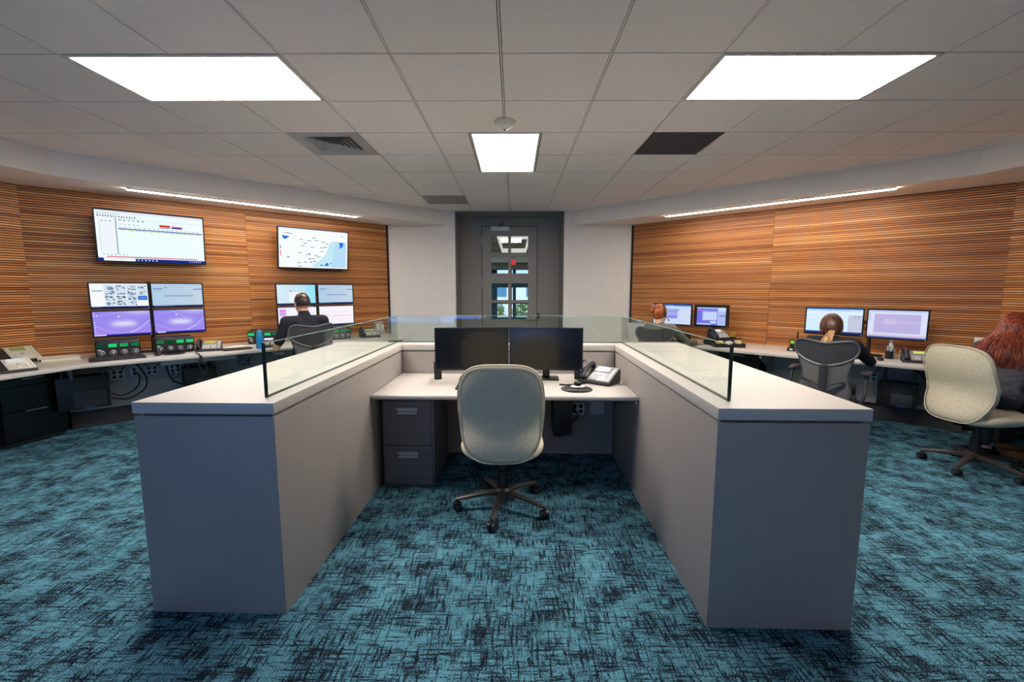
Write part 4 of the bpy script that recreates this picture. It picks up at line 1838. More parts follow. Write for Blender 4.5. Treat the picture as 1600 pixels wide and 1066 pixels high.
# ------------------------------------------------------------------ keyboards, mice, papers and other small things
def keyboard(label, loc, rz, w=0.44, d=0.15):
    t = thing('keyboard', label, 'keyboard', loc, rz, 'keyboards')
    k = MB()
    k.prism([(-d / 2, 0), (d / 2, 0), (d / 2, 0.024), (-d / 2, 0.012)], -w / 2, w / 2,
            M=Matrix(((0, 0, 1, 0), (1, 0, 0, 0), (0, 1, 0, 0), (0, 0, 0, 1))))
    k.build('tray', M_BLACK, t, bevel=0.003)
    k = MB()
    F = Matrix.Translation((0, -d / 2, 0.012)) @ Matrix.Rotation(math.atan2(0.012, d), 4, 'X')
    for j in range(6):
        for i in range(21):
            if i in (15, 19) and j in (2, 4):
                continue
            x = -w / 2 + 0.010 + i * (w - 0.02) / 21
            k.box(x, x + (w - 0.02) / 21 - 0.003, 0.010 + j * 0.022, 0.028 + j * 0.022, 0.0, 0.007, M=F)
    o = k.build('keys', M_DARK, t, smooth=False)
    o['kind'] = 'stuff'


def mouse(label, loc, rz):
    t = thing('computer_mouse', label, 'mouse', loc, rz, 'computer mice')
    k = MB()
    k.pad(superell(0.032, 0.055, 2.5), lambda x, z: 0.017 - 3.0 * z * z, 0.034, na=24, nr=5,
          M=Matrix.Rotation(R(90), 4, 'X'))
    k.build('shell', M_BLACK, t)
    k = MB()
    k.cyl((-0.004, -0.03, 0.031), (0.004, -0.03, 0.031), 0.007, n=12)
    k.build('scroll_wheel', M_DARK, t)


keyboard('black keyboard in front of the nearer radio consoles', PL(0.60, 0.80, ZL), RZL + 2)
keyboard('black keyboard at the far left station, right of the man', PL(2.55, 0.80, ZL), RZL)
keyboard('black keyboard in front of the woman with the bun', PR(1.0, 0.72, ZR), RZR)
keyboard('black keyboard in front of the ponytailed woman', PR(2.98, 0.62, ZR), RZR)
keyboard('black keyboard on the middle desk behind the beige chair back', (-0.22, 3.32, DT), -2)
mouse('black mouse beside the keyboard on the nearer left station', PL(0.93, 0.74, ZL), RZL - 20)
mouse('black mouse next to the hand of the ponytailed woman', PR(3.36, 0.60, ZR), RZR + 10)


def flat_disc(name, label, cat, loc, r, h, m, rest=False):
    t = thing(name, label, cat, loc, 0)
    k = MB()
    k.lathe([(r, 0), (r, h * 0.7), (r * 0.97, h)], 32)
    k.build('pad', m, t)
    if rest:
        k = MB()
        k.pad(superell(0.085, 0.026, 2.6), lambda x, z: h + 0.004, 0.022, na=24, nr=4, M=Matrix.Translation((0.0, -r * 0.72, 0)) @ Matrix.Rotation(R(90), 4, 'X'))
        k.build('wrist_rest', M_DARK, t)
    return t


flat_disc('mouse_pad', 'round black mouse pad under the desk phone on the nearer left station', 'mouse pad', PL(1.07, 0.72, ZL), 0.10, 0.004, M_BLACK)
flat_disc('mouse_pad', 'round black mouse pad with wrist rest at the front of the middle desk', 'mouse pad', (0.475, 3.275, DT), 0.118, 0.006,
          mat('pad_black', C(40, 38, 38), 0.6), True)
# small headset hub sitting on that pad
t = thing('trackball', 'glossy black trackball on the round pad of the middle desk', 'trackball', (0.485, 3.30, DT + 0.006))
k = MB()
k.pad(superell(0.055, 0.034, 2.4), lambda x, z: 0.010, 0.024, na=24, nr=4, M=Matrix.Rotation(R(90), 4, 'X'))
k.build('shell', M_WHITE, t)
k = MB()
k.ell((0, 0, 0.030), (0.030, 0.030, 0.026))
k.build('ball', M_BLACKG, t)

t = thing('speaker', 'small black speaker standing left of the black monitors', 'speaker', (-0.640, 3.66, DT), 10)
k = MB()
k.box(-0.032, 0.032, -0.03, 0.04, 0, 0.15)
k.build('case', M_BLACK, t, bevel=0.010, seg=3)
k = MB()
k.lathe([(0.022, 0.0), (0.022, 0.003), (0.010, 0.004)], 16, M=Matrix.Translation((0, -0.029, 0.095)) @ Matrix.Rotation(R(90), 4, 'X'))
k.build('cone', M_DARK, t)
k = MB()
k.cyl((0, -0.029, 0.03), (0, -0.034, 0.03), 0.009, n=12)
k.build('volume_knob', M_DARK, t)
t = thing('speaker', 'small black speaker standing right of the black monitors', 'speaker', (0.545, 3.66, DT), -12)
k = MB()
k.box(-0.036, 0.036, -0.03, 0.05, 0, 0.115)
k.build('case', M_BLACK, t, bevel=0.010, seg=3)
k = MB()
k.lathe([(0.024, 0.0), (0.024, 0.003), (0.010, 0.004)], 16, M=Matrix.Translation((0, -0.029, 0.07)) @ Matrix.Rotation(R(90), 4, 'X'))
k.build('cone', M_DARK, t)
k = MB()
k.tube(spline([(0.02, 0.03, 0.11), (0.035, 0.02, 0.15), (0.05, 0.0, 0.165), (0.06, -0.02, 0.15)], 5), 0.006, 8)
k.build('gooseneck', M_BLACK, t)
k = MB()
k.tube(spline([(0.36, 3.42, DT + 0.007), (0.42, 3.40, DT + 0.007), (0.52, 3.43, DT + 0.007), (0.60, 3.50, DT + 0.007), (0.57, 3.60, DT + 0.007)], 6), 0.006, 8)
tag(k.build('cable', M_CABLE), 'thick black cable curled on the middle desk beside the round pad', 'cable')

# note clipped behind the middle desk phone
t = thing('paper_note', 'small white note card leaning behind the middle desk phone', 'note', (0.63, 3.72, DT), -30)
k = MB()
k.box(-0.035, 0.035, 0, 0.002, 0, 0.09, M=Matrix.Rotation(R(-14), 4, 'X'))
k.build('card', M_PAPER, t, smooth=False)

# binder and papers on the left worktop
t = thing('ring_binder', 'white ring binder lying flat near the left corner', 'binder', PL(0.17, 0.42, ZL), RZL + 6)
k = MB()
k.box(-0.15, 0.15, -0.12, 0.12, 0.030, 0.033)
k.box(-0.15, 0.15, -0.12, 0.12, 0.0, 0.003)
k.box(-0.153, -0.150, -0.12, 0.12, 0.0, 0.033)
k.build('cover', M_WHITE, t, smooth=False)
k = MB()
k.box(-0.135, 0.140, -0.115, 0.115, 0.004, 0.026)
k.build('pages', M_PAPER, t, smooth=False)
k = MB()
k.box(-0.12, 0.12, -0.118, -0.1155, 0.004, 0.010)
k.build('yellow_page_edge', M_NOTE, t, smooth=False)
t = thing('paper_sheet', 'white sheets of paper lying left of the far radio console', 'paper', PL(1.72, 0.52, ZL), RZL + 14)
for i in range(3):
    k = MB()
    k.box(-0.14, 0.14, -0.11, 0.11, 0.0005 + i * 0.0012, 0.0014 + i * 0.0012, M=Matrix.Rotation(R(i * 5), 4, 'Z'))
    k.build('sheet', M_PAPER, t, smooth=False)
t = thing('desk_tray', 'flat black tablet and pen lying at the edge of the left worktop', 'tablet', PL(1.66, 0.80, ZL), RZL + 3)
k = MB()
k.box(-0.15, 0.15, -0.07, 0.07, 0.0, 0.018)
k.build('slab', M_BLACK, t, bevel=0.005)
k = MB()
k.cyl((-0.13, -0.085, 0.012), (0.13, -0.085, 0.012), 0.010, n=10)
k.build('bar', M_DARK, t)

# blue bottle
t = thing('water_bottle', 'bright blue water bottle with loop cap on the left worktop', 'bottle', PL(1.88, 0.93, ZL))
k = MB()
k.lathe([(0.033, 0), (0.037, 0.006), (0.037, 0.12), (0.034, 0.165), (0.024, 0.185), (0.024, 0.19)], 24)
k.build('body', mat('bottle_blue', C(24, 150, 214), 0.35), t)
k = MB()
k.lathe([(0.026, 0.188), (0.027, 0.21), (0.020, 0.218)], 20)
k.build('cap', mat('bottle_cap', C(40, 170, 220), 0.4), t)
k = MB()
k.tube(arc((0, 0, 0.215), 0.018, 0, math.pi, 10), 0.005, 8)
k.build('loop', M_SILVER, t)
k = MB()
k.tube(arc((-0.046, 0, 0.12), 0.03, math.pi / 2, math.pi * 1.5, 10), 0.006, 8)
k.build('grip', M_BLACK, t)

# brochure holder at the far end of the left worktop
t = thing('brochure_holder', 'clear stand of white brochures at the far end of the left worktop', 'holder', PL(3.78, 0.30, ZL), RZL)
k = MB()
k.box(-0.07, 0.07, 0.03, 0.035, 0, 0.20)
k.box(-0.07, 0.07, -0.04, 0.035, 0, 0.008)
k.box(-0.07, 0.07, -0.04, -0.036, 0, 0.06)
k.build('stand', M_SILVER, t, smooth=False)
for i in range(3):
    k = MB()
    k.box(-0.06 + i * 0.042, -0.024 + i * 0.042, -0.03 + i * 0.006, 0.02, 0.009, 0.17 - 0.01 * i)
    k.build('brochure', M_PAPER if i != 1 else mat('brochure_sand', C(206, 200, 170), 0.8), t, smooth=False)


# black pedestal and computers under the left worktop
def pedestal(label, loc, rz, w, d, h):
    t = thing('pedestal_drawers', label, 'cabinet', loc, rz)
    k = MB()
    k.box(-w / 2, w / 2, 0.02, d, 0.045, h)
    k.build('body', M_BLACKG, t, bevel=0.003)
    k = MB()
    k.box(-w / 2 + 0.01, w / 2 - 0.01, 0.03, d - 0.01, 0.02, 0.045)
    k.build('plinth', M_BLACK, t, smooth=False)
    zs = [(0.06, h * 0.52), (h * 0.53, h * 0.875), (h * 0.885, h - 0.006)]
    for i, (z0, z1) in enumerate(zs):
        k = MB()
        k.box(-w / 2 + 0.004, w / 2 - 0.004, 0.0, 0.02, z0, z1)
        dr = k.build('drawer', M_BLACKG, t, bevel=0.002, seg=1)
        if i == 0 or i == 2:
            k = MB()
            k.box(-0.085, 0.085, -0.016, 0.0, z1 - 0.012, z1 - 0.001)
            k.build('pull', M_CHROME, dr, bevel=0.002, seg=1)
    for sx in (-1, 1):
        for y in (0.06, d - 0.06):
            k = MB()
            k.cyl((sx * (w / 2 - 0.05) - 0.012, y, 0.0225), (sx * (w / 2 - 0.05) + 0.012, y, 0.0225), 0.022, n=12)
            k.build('castor', M_BLACK, t)
    return t


pedestal('glossy black drawer pedestal under the left worktop corner', (-4.68, 4.20, 0), 78, 0.50, 0.36, 0.66)
pedestal('dark drawer pedestal under the right worktop, left of the mesh chair', PR(1.95, 0.66, 0), RZR, 0.50, 0.34, 0.66)


def computer(label, loc, rz, w, h, d, ztop, blue=True):
    """slim desktop computer slung under the worktop in a bracket"""
    t = thing('desktop_computer', label, 'computer', loc, rz, 'computers slung under the worktops')
    k = MB()
    k.box(-w / 2, w / 2, 0, d, 0, h)
    k.build('case', M_BLACK, t, bevel=0.006)
    k = MB()
    k.box(-w / 2 + 0.12, w / 2 - 0.03, -0.006, 0.002, 0.02, h * 0.55)
    k.build('front_panel', M_DARK, t, bevel=0.003)
    k = MB()
    k.box(0.0, 0.09, -0.008, -0.004, 0.008, 0.020)
    k.build('badge_strip', mat('badge_blue', C(40, 66, 130), 0.4), t, smooth=False)
    k = MB()
    for x in (-w / 2 + 0.04, w / 2 - 0.05):
        k.box(x, x + 0.02, 0.02, d - 0.02, h - 0.001, ztop - loc[2])
    k.build('hanger', M_DARK, t, smooth=False)
    return t


computer('black computer slung under the left worktop beside the pedestal', PL(0.32, 0.52, 0.262), RZL, 0.40, 0.34, 0.20, ZL - 0.033)
computer('black computer slung under the left worktop, right of the outlets', PL(1.33, 0.52, 0.27), RZL, 0.32, 0.31, 0.20, ZL - 0.033)
computer('black computer slung under the right worktop behind the mesh chair', PR(3.52, 0.50, 0.225), RZR, 0.33, 0.265, 0.18, ZR - 0.033)
computer('black computer slung under the middle desk, right of the chair', (0.40, 3.50, 0.30), -1, 0.15, 0.39, 0.36, DT - 0.035)

# cable trays under the left worktop
t = thing('cable_tray', 'pale metal cable tray under the left worktop', 'cable tray', PL(1.36, 0.76, 0), RZL)
k = MB()
k.box(-0.42, 0.30, 0.0, 0.10, ZL - 0.115, ZL - 0.033)
k.build('trough', M_LAM, t, bevel=0.006)


# ------------------------------------------------------------------ outlets and cables
def outlet(label, loc, rz, n=2, blank=False, plate=None):
    t = thing('wall_outlet', label, 'outlet', loc, rz, 'electrical outlets')
    w = 0.075 if n == 1 else 0.12
    k = MB()
    k.box(-w / 2, w / 2, -0.006, 0.0, -0.057, 0.057)
    k.build('cover_plate', plate or M_SILVER, t, bevel=0.002, seg=1)
    if blank:
        for x in (-0.03, 0.03):
            k = MB()
            k.cyl((x, -0.006, 0.0), (x, -0.008, 0.0), 0.004, n=8)
            k.build('screw', M_CHROME, t)
        return t
    for i in range(n):
        x = 0 if n == 1 else (-0.027 + 0.054 * i)
        for z in (-0.024, 0.024):
            k = MB()
            k.lathe([(0.018, 0.005), (0.018, 0.009), (0.015, 0.010)], 14, M=Matrix.Translation((x, 0, z)) @ Matrix.Rotation(R(90), 4, 'X'))
            k.build('socket', M_DARK, t)
    return t


OUT = [('double outlet nearest the first slung computer on the left', 0.60, 0.555, 2),
       ('single outlet between two double outlets on the left chase', 0.745, 0.572, 1),
       ('double outlet below the keyboard on the left chase', 0.90, 0.57, 2),
       ('double outlet left of the second slung computer on the left', 1.115, 0.565, 2)]
for lab, a, z, n in OUT:
    outlet(lab, PL(a, 0.302, z), RZL, n)
outlet('double outlet on the left chase below the blue bottle', PL(1.86, 0.302, 0.55), RZL, 2, plate=M_GREYPANEL)
outlet('double outlet on the right chase left of the slung computer', PR(3.275, 0.302, 0.50), RZR, 2)
outlet('double outlet on the right chase behind the arm of the mesh chair', PR(3.03, 0.302, 0.50), RZR, 2)
p = PI_(1.59, 2.052, 0.425)
outlet('pale double outlet under the middle desk', p, IR, 2, plate=mat('outlet_pale', C(206, 216, 222), 0.5))
p = PI_(1.765, 2.052, 0.432)
outlet('plain blank cover plate under the middle desk', p, IR, 2, blank=True, plate=mat('plate_grey', C(196, 192, 188), 0.5))


def cable(label, pts, r=0.006, group='black cables hanging under the worktops'):
    k = MB()
    k.tube(spline(pts, 7), r, 6)
    o = k.build('cable', M_CABLE)
    tag(o, label, 'cable', group)


def cab(side, lab, pts, r=0.006):
    f = PL if side < 0 else PR
    cable(lab, [f(a, d, z) for a, d, z in pts], r)


cab(-1, 'cable looping from the first slung computer up to the left worktop', [(0.53, 0.62, 0.36), (0.66, 0.60, 0.33), (0.80, 0.55, 0.40), (0.83, 0.50, 0.52), (0.77, 0.50, 0.66), (0.70, 0.52, 0.75)], 0.009)
cab(-1, 'lower cable from the first slung computer towards the single outlet', [(0.53, 0.58, 0.40), (0.62, 0.58, 0.37), (0.74, 0.50, 0.42), (0.78, 0.40, 0.52), (0.745, 0.325, 0.575)], 0.007)
cab(-1, 'thin cable dropping to the first double outlet on the left', [(0.42, 0.60, 0.75), (0.52, 0.50, 0.67), (0.58, 0.36, 0.60), (0.575, 0.315, 0.578)], 0.005)
cab(-1, 'short cable dropping into the right half of the first double outlet', [(0.68, 0.55, 0.752), (0.66, 0.45, 0.66), (0.635, 0.34, 0.60), (0.627, 0.315, 0.578)], 0.006)
cab(-1, 'cable from the worktop edge into the third outlet, left strand', [(0.76, 0.60, 0.752), (0.82, 0.48, 0.68), (0.86, 0.36, 0.62), (0.873, 0.315, 0.592)], 0.006)
cab(-1, 'cable from the worktop edge into the third outlet, right strand', [(1.04, 0.60, 0.752), (0.99, 0.48, 0.68), (0.94, 0.36, 0.62), (0.927, 0.315, 0.592)], 0.006)
cab(-1, 'thick black cable falling beside the second slung computer', [(1.0, 0.62, 0.752), (1.01, 0.58, 0.62), (1.05, 0.54, 0.47), (1.12, 0.56, 0.42), (1.18, 0.6, 0.40)], 0.010)
cab(-1, 'thin looped cable at the outlet left of the second computer', [(1.13, 0.45, 0.752), (1.10, 0.40, 0.64), (1.15, 0.36, 0.56), (1.13, 0.34, 0.47), (1.08, 0.34, 0.46), (1.10, 0.32, 0.54)], 0.005)
cab(-1, 'coiled handset cord hanging over the edge of the left worktop', [(1.24, 0.92, 0.80), (1.25, 1.02, 0.795), (1.255, 1.055, 0.76), (1.24, 1.06, 0.68), (1.26, 1.06, 0.60), (1.30, 1.06, 0.585), (1.31, 1.06, 0.64), (1.27, 1.055, 0.72), (1.27, 1.05, 0.78)], 0.007)
cab(-1, 'blue-black cable curving to the outlet below the blue bottle', [(1.72, 0.80, 0.745), (1.80, 0.70, 0.72), (1.86, 0.5, 0.66), (1.87, 0.315, 0.575)], 0.014)
cab(1, 'thick cable bundle looping beside the slung computer on the right', [(3.62, 0.60, 0.70), (3.72, 0.58, 0.60), (3.76, 0.56, 0.46), (3.74, 0.56, 0.34), (3.68, 0.58, 0.30)], 0.012)
cab(1, 'second cable loop beside the slung computer on the right', [(3.68, 0.56, 0.40), (3.74, 0.58, 0.37), (3.78, 0.58, 0.48), (3.74, 0.58, 0.62), (3.66, 0.62, 0.70)], 0.008)
cab(1, 'lowest cable loop beside the slung computer on the right', [(3.68, 0.60, 0.26), (3.75, 0.60, 0.25), (3.80, 0.60, 0.32), (3.80, 0.58, 0.50), (3.74, 0.60, 0.69)], 0.006)
cab(1, 'thin cable sagging under the right worktop above the outlets', [(3.22, 0.62, 0.70), (3.30, 0.62, 0.66), (3.36, 0.60, 0.68), (3.40, 0.60, 0.70)], 0.005)
cab(1, 'thin cable dropping to the double outlet on the right chase', [(3.40, 0.55, 0.70), (3.36, 0.44, 0.64), (3.31, 0.34, 0.56), (3.302, 0.315, 0.524)], 0.005)
cable('black cable looping beside the computer under the middle desk', [(0.47, 3.60, 0.52), (0.53, 3.66, 0.46), (0.55, 3.72, 0.40), (0.50, 3.70, 0.36), (0.475, 3.62, 0.37)], 0.006)
cable('black cable rising from the middle computer to the outlet', [(0.475, 3.64, 0.52), (0.50, 3.74, 0.47), (0.53, 3.84, 0.44), (0.553, 3.885, 0.448)], 0.009)

# ------------------------------------------------------------------ right worktop small things
t = thing('desk_organizer', 'black desk organizer with yellow notes at the right half-wall glass', 'organizer', PR(1.78, 0.56, ZR), RZR + 38)
k = MB()
k.box(-0.19, 0.19, -0.10, 0.10, 0.0, 0.012)
for x in (-0.19, -0.06, 0.07, 0.178):
    k.box(x, x + 0.012, -0.10, 0.10, 0.012, 0.055)
k.box(-0.19, 0.19, 0.09, 0.10, 0.012, 0.075)
k.box(-0.19, 0.19, -0.10, -0.09, 0.012, 0.05)
k.build('tray', M_BLACK, t, smooth=False)
for x, w_, h_, m_ in ((-0.11, 0.08, 0.075, M_NOTE), (0.01, 0.08, 0.07, M_PAPER), (0.125, 0.07, 0.085, mat('cream_note', C(240, 232, 190), 0.9))):
    k = MB()
    k.box(x - w_ / 2, x + w_ / 2, -0.04, 0.03, 0.0125, h_)
    k.build('note_block', m_, t, smooth=False)
k = MB()
k.tube([(-0.16, 0.02, 0.05), (0.16, -0.02, 0.11)], 0.008, 8)
k.build('marker', M_BLACK, t)
t = thing('phone_tray', 'black riser tray under the raised desk phone', 'tray', PR(1.60, 0.42, ZR), RZR + 62)
k = MB()
k.box(-0.14, 0.14, -0.10, 0.11, 0.055, 0.0745)
k.box(-0.14, -0.125, -0.10, 0.11, 0.0, 0.055)
k.box(0.125, 0.14, -0.10, 0.11, 0.0, 0.055)
k.build('riser', M_BLACK, t, bevel=0.003)
t = thing('pen_cup', 'black cup of yellow pencils beside the squarish monitor', 'pen cup', PR(1.72, 0.18, ZR))
k = MB()
k.lathe([(0.038, 0), (0.042, 0.005), (0.044, 0.10), (0.040, 0.10), (0.038, 0.02)], 20)
k.build('cup', M_BLACK, t)
for i in range(4):
    a = i * 1.5
    k = MB()
    k.cyl((0.012 * math.cos(a), 0.012 * math.sin(a), 0.022), (0.034 * math.cos(a), 0.034 * math.sin(a), 0.17), 0.004, n=6)
    k.build('pencil', mat('pencil_yellow', C(226, 190, 80), 0.5), t)
t = thing('paper_bin', 'white tapered bin with papers behind the woman with the bun', 'bin', PR(0.50, 0.62, ZR), RZR)
k = MB()
k.prism([(-0.10, 0), (0.10, 0), (0.15, 0.25), (-0.15, 0.25)], -0.09, 0.09, M=Matrix(((1, 0, 0, 0), (0, 0, 1, 0), (0, 1, 0, 0), (0, 0, 0, 1))))
k.build('bin', M_WHITE, t, bevel=0.004)
k = MB()
k.box(-0.10, 0.10, -0.06, 0.05, 0.2505, 0.262, M=Matrix.Rotation(R(0), 4, 'X'))
k.box(-0.05, 0.03, -0.05, 0.03, 0.263, 0.29)
k.build('papers', M_SILVER, t, bevel=0.004)
# two-way radio in its charger
t = thing('radio_charger', 'two-way radio with green light standing in its charger on the right worktop', 'radio', PR(2.50, 0.42, ZR), RZR)
k = MB()
k.prism([(-0.05, 0), (0.05, 0), (0.05, 0.05), (-0.05, 0.035)], -0.05, 0.05, M=Matrix(((0, 0, 1, 0), (1, 0, 0, 0), (0, 1, 0, 0), (0, 0, 0, 1))))
k.build('charger', M_BLACK, t, bevel=0.005)
k = MB()
k.box(-0.030, 0.030, -0.018, 0.022, 0.045, 0.135)
bd = k.build('handset_body', M_BLACK, t, bevel=0.006)
k = MB()
k.box(-0.020, 0.020, -0.022, -0.018, 0.095, 0.128)
k.build('display', emis('charger_green', C(150, 226, 60), 0.9), bd, smooth=False)
k = MB()
k.box(-0.020, 0.012, -0.053, -0.048, 0.012, 0.034)
k.build('white_sticker', M_WHITE, t, smooth=False)
k = MB()
k.cyl((0.045, 0.01, 0.04), (0.045, 0.01, 0.24), 0.012, 0.009, n=10)
k.build('antenna', M_BLACK, t)
# things right of the ponytailed woman
t = thing('pen_cup', 'black mesh cup of pens below the lavender monitor', 'pen cup', PR(3.42, 0.40, ZR))
k = MB()
k.lathe([(0.030, 0), (0.034, 0.004), (0.038, 0.085), (0.034, 0.085), (0.030, 0.02)], 20)
k.build('cup', M_BLACK, t)
for i in range(6):
    a = i * 1.05
    k = MB()
    k.cyl((0.010 * math.cos(a), 0.010 * math.sin(a), 0.022), (0.042 * math.cos(a), 0.042 * math.sin(a), 0.145), 0.004, n=6)
    k.build('pen', M_DARK if i % 2 else M_SILVER, t)
t = thing('glass_ornament', 'small clear glass bottle behind the pen cup', 'bottle', PR(3.42, 0.26, ZR))
k = MB()
k.lathe([(0.03, 0), (0.042, 0.02), (0.042, 0.10), (0.018, 0.15), (0.015, 0.18), (0.018, 0.185)], 18)
k.build('body', mat('clear_plastic', C(214, 220, 222), 0.12, spec=0.8), t)
k = MB()
k.lathe([(0.019, 0.184), (0.019, 0.20), (0.012, 0.204)], 14)
k.build('cap', M_WHITE, t)
t = thing('paper_stack', 'stack of white papers against the wall under the lavender monitor', 'paper', PR(3.66, 0.22, ZR), RZR + 4)
for i in range(4):
    k = MB()
    k.box(-0.16, 0.16, -0.11, 0.10, 0.018 * i + 0.0002 * i, 0.018 * (i + 1), M=Matrix.Rotation(R((i % 2) * 4 - 2), 4, 'Z'))
    k.build('sheaf', M_PAPER if i != 1 else mat('folder_tan', C(196, 160, 110), 0.8), t, smooth=False)
t = thing('letter_tray', 'dark letter tray behind the paper stack at the right wall', 'tray', PR(3.93, 0.20, ZR), RZR)
k = MB()
k.box(-0.09, 0.09, -0.12, 0.12, 0, 0.010)
k.box(-0.09, -0.08, -0.12, 0.12, 0.010, 0.10)
k.box(0.08, 0.09, -0.12, 0.12, 0.010, 0.10)
k.box(-0.09, 0.09, 0.11, 0.12, 0.010, 0.10)
k.build('tray', M_DARK, t, smooth=False)
t = thing('wall_notice', 'white notice sheet standing at the right wall beside the long-haired woman', 'paper', PR(4.16, 0.16, ZR), RZR - 8)
k = MB()
k.box(-0.10, 0.10, 0.0, 0.004, 0.0, 0.27, M=Matrix.Rotation(R(-10), 4, 'X'))
k.build('sheet', M_PAPER, t, smooth=False)
k = MB()
k.box(-0.085, -0.005, -0.003, -0.0005, 0.02, 0.16, M=Matrix.Rotation(R(-10), 4, 'X'))
k.build('yellow_corner', mat('pale_yellow', C(236, 236, 176), 0.9), t, smooth=False)
k = MB()
k.box(-0.06, 0.06, 0.055, 0.085, 0.0, 0.05)
k.build('foot', M_DARK, t, smooth=False)

# ------------------------------------------------------------------ chairs
def star_base(t, rot, z_seat, leg_r=0.315, m=None):
    m = m or M_BASE
    k = MB()
    k.lathe([(0.050, 0.085), (0.058, 0.095), (0.055, 0.135), (0.040, 0.150)], 20)
    k.build('hub', m, t)
    k = MB()
    k.cyl((0, 0, 0.14), (0, 0, 0.27), 0.036, n=20)
    k.cyl((0, 0, 0.27), (0, 0, z_seat), 0.026, n=20)
    k.build('column', M_BLACK, t)
    for i in range(5):
        a = R(rot + 72 * i)
        c, s = math.cos(a), math.sin(a)
        M = Matrix.Rotation(a, 4, 'Z')
        k = MB()
        prof = [(0.045, 0.112, 0.028, 0.024), (0.12, 0.110, 0.025, 0.021), (0.22, 0.096, 0.021, 0.017), (leg_r - 0.01, 0.082, 0.018, 0.014),
                (leg_r + 0.012, 0.080, 0.012, 0.010)]
        rings = []
        for (x, z, hw, hh) in prof:
            ring = []
            for j in range(8):
                b_ = 2 * math.pi * (j + 0.5) / 8
                ring.append(k.bm.verts.new(M @ V((x, hw * math.cos(b_) * 1.05, z + hh * math.sin(b_)))))
            rings.append(ring)
        for p, q in zip(rings[:-1], rings[1:]):
            for j in range(8):
                k.face([p[j], p[(j + 1) % 8], q[(j + 1) % 8], q[j]])
        k.face(rings[0][::-1])
        k.face(rings[-1])
        leg = k.build('base_leg', m, t)
        cx, cy = leg_r * c, leg_r * s
        ca = a + R(random.uniform(30, 140))
        ax = V((math.cos(ca), math.sin(ca), 0))
        k = MB()
        ctr = V((cx, cy, 0.030))
        for sg in (-1, 1):
            k.cyl(ctr + ax * (sg * 0.006), ctr + ax * (sg * 0.027), 0.030, 0.027, n=18)
        cst = k.build('caster', M_BLACK, leg)
        k = MB()
        k.cyl((cx, cy, 0.045), (cx, cy, 0.075), 0.012, n=10)
        k.cyl(ctr + ax * -0.028, ctr + ax * 0.028, 0.012, n=10)
        k.build('caster_hood', m, leg)


def back_outline(half_w, half_h, cz):
    base = superell(half_w, half_h, 4.4, 0, cz)

    def f(a):
        x, z = base(a)
        u = (z - cz) / half_h
        x *= 1.0 - 0.16 * max(0.0, -u) ** 1.3 - 0.03 * max(0.0, u) ** 2
        z += 0.02 * (1 - (x / half_w) ** 2) * max(0, u) - 0.012 * (1 - (x / half_w) ** 2) * max(0, -u)
        return x, z
    f.cz = cz
    return f


def task_chair(label, loc, rz, base_rot, arm=False):
    t = thing('task_chair', label, 'chair', loc, rz, 'oatmeal fabric task chairs')
    cz, hw, hh = 0.735, 0.272, 0.298

    def depth(x, z):
        u = z - cz
        return -0.265 + 0.055 * math.exp(-((u + 0.06) / 0.13) ** 2) - 0.10 * max(0, u) ** 1.2 + 0.55 * x * x
    k = MB()
    k.pad(back_outline(hw, hh, cz), depth, 0.085, na=64, nr=10, p=7, power=0.5)
    bk = k.build('backrest', M_FABRIC, t, angle=70)
    o2 = back_outline(hw * 0.985, hh * 0.988, cz)
    k = MB()
    pts = []
    for j in range(72):
        x, z = o2(2 * math.pi * j / 72)
        pts.append((x, depth(x, z) - 0.027, z))
    k.tube(pts, 0.0045, 6, closed=True)
    k.build('piping', M_PIPING, bk)
    k = MB()
    so = superell(0.275, 0.255, 3.0, 0, -0.02)
    k.pad(so, lambda x, z: 0.475 - 0.35 * max(0, -z - 0.12) ** 1.5, 0.115, na=56, nr=8, p=6, M=Matrix.Rotation(R(-90), 4, 'X') @ Matrix.Scale(-1, 4, V((0, 1, 0))))
    k.build('seat', M_FABRIC, t, angle=70)
    k = MB()
    k.box(-0.11, 0.11, -0.14, 0.14, 0.375, 0.418)
    k.build('tilt_mechanism', M_BLACK, t, bevel=0.01)
    k = MB()
    k.tube(spline([(0, -0.10, 0.385), (0, -0.19, 0.385), (0, -0.235, 0.42), (0, -0.225, 0.50), (0, -0.200, 0.60)], 5), 0.018, 10, flat=(0.6, 1.6))
    k.build('back_support', M_BLACK, t)
    k = MB()
    k.tube([(0.10, 0.05, 0.395), (0.22, 0.05, 0.395), (0.26, 0.05, 0.385)], 0.007, 8)
    k.build('lever', M_BLACK, t)
    star_base(t, base_rot, 0.38)
    return t


task_chair('oatmeal fabric task chair pulled up empty to the middle desk', (-0.075, 2.905, 0), -1.0, -100)
task_chair('oatmeal fabric task chair holding the long-haired woman', (3.86, 3.585, 0), -86, 136 + 86)


def closed_outline(pts, cz):
    P = [V((x, 0, z)) for x, z in pts]
    n = len(P)
    dense = []
    for i in range(n):
        a, b_, c, d = P[(i - 1) % n], P[i], P[(i + 1) % n], P[(i + 2) % n]
        for k_ in range(8):
            t_ = k_ / 8
            q = 0.5 * ((2 * b_) + (c - a) * t_ + (2 * a - 5 * b_ + 4 * c - d) * t_ * t_ + (3 * b_ - a - 3 * c + d) * t_ ** 3)
            dense.append((q.x, q.z))

    def f(a):
        u = (a / (2 * math.pi)) % 1.0 * len(dense)
        i = int(u) % len(dense)
        j = (i + 1) % len(dense)
        w_ = u - int(u)
        return (dense[i][0] * (1 - w_) + dense[j][0] * w_, dense[i][1] * (1 - w_) + dense[j][1] * w_)
    f.cz = cz
    return f


M_SLOT = mesh_fabric_mat('slotted_back', C(104, 102, 104), 0.72)


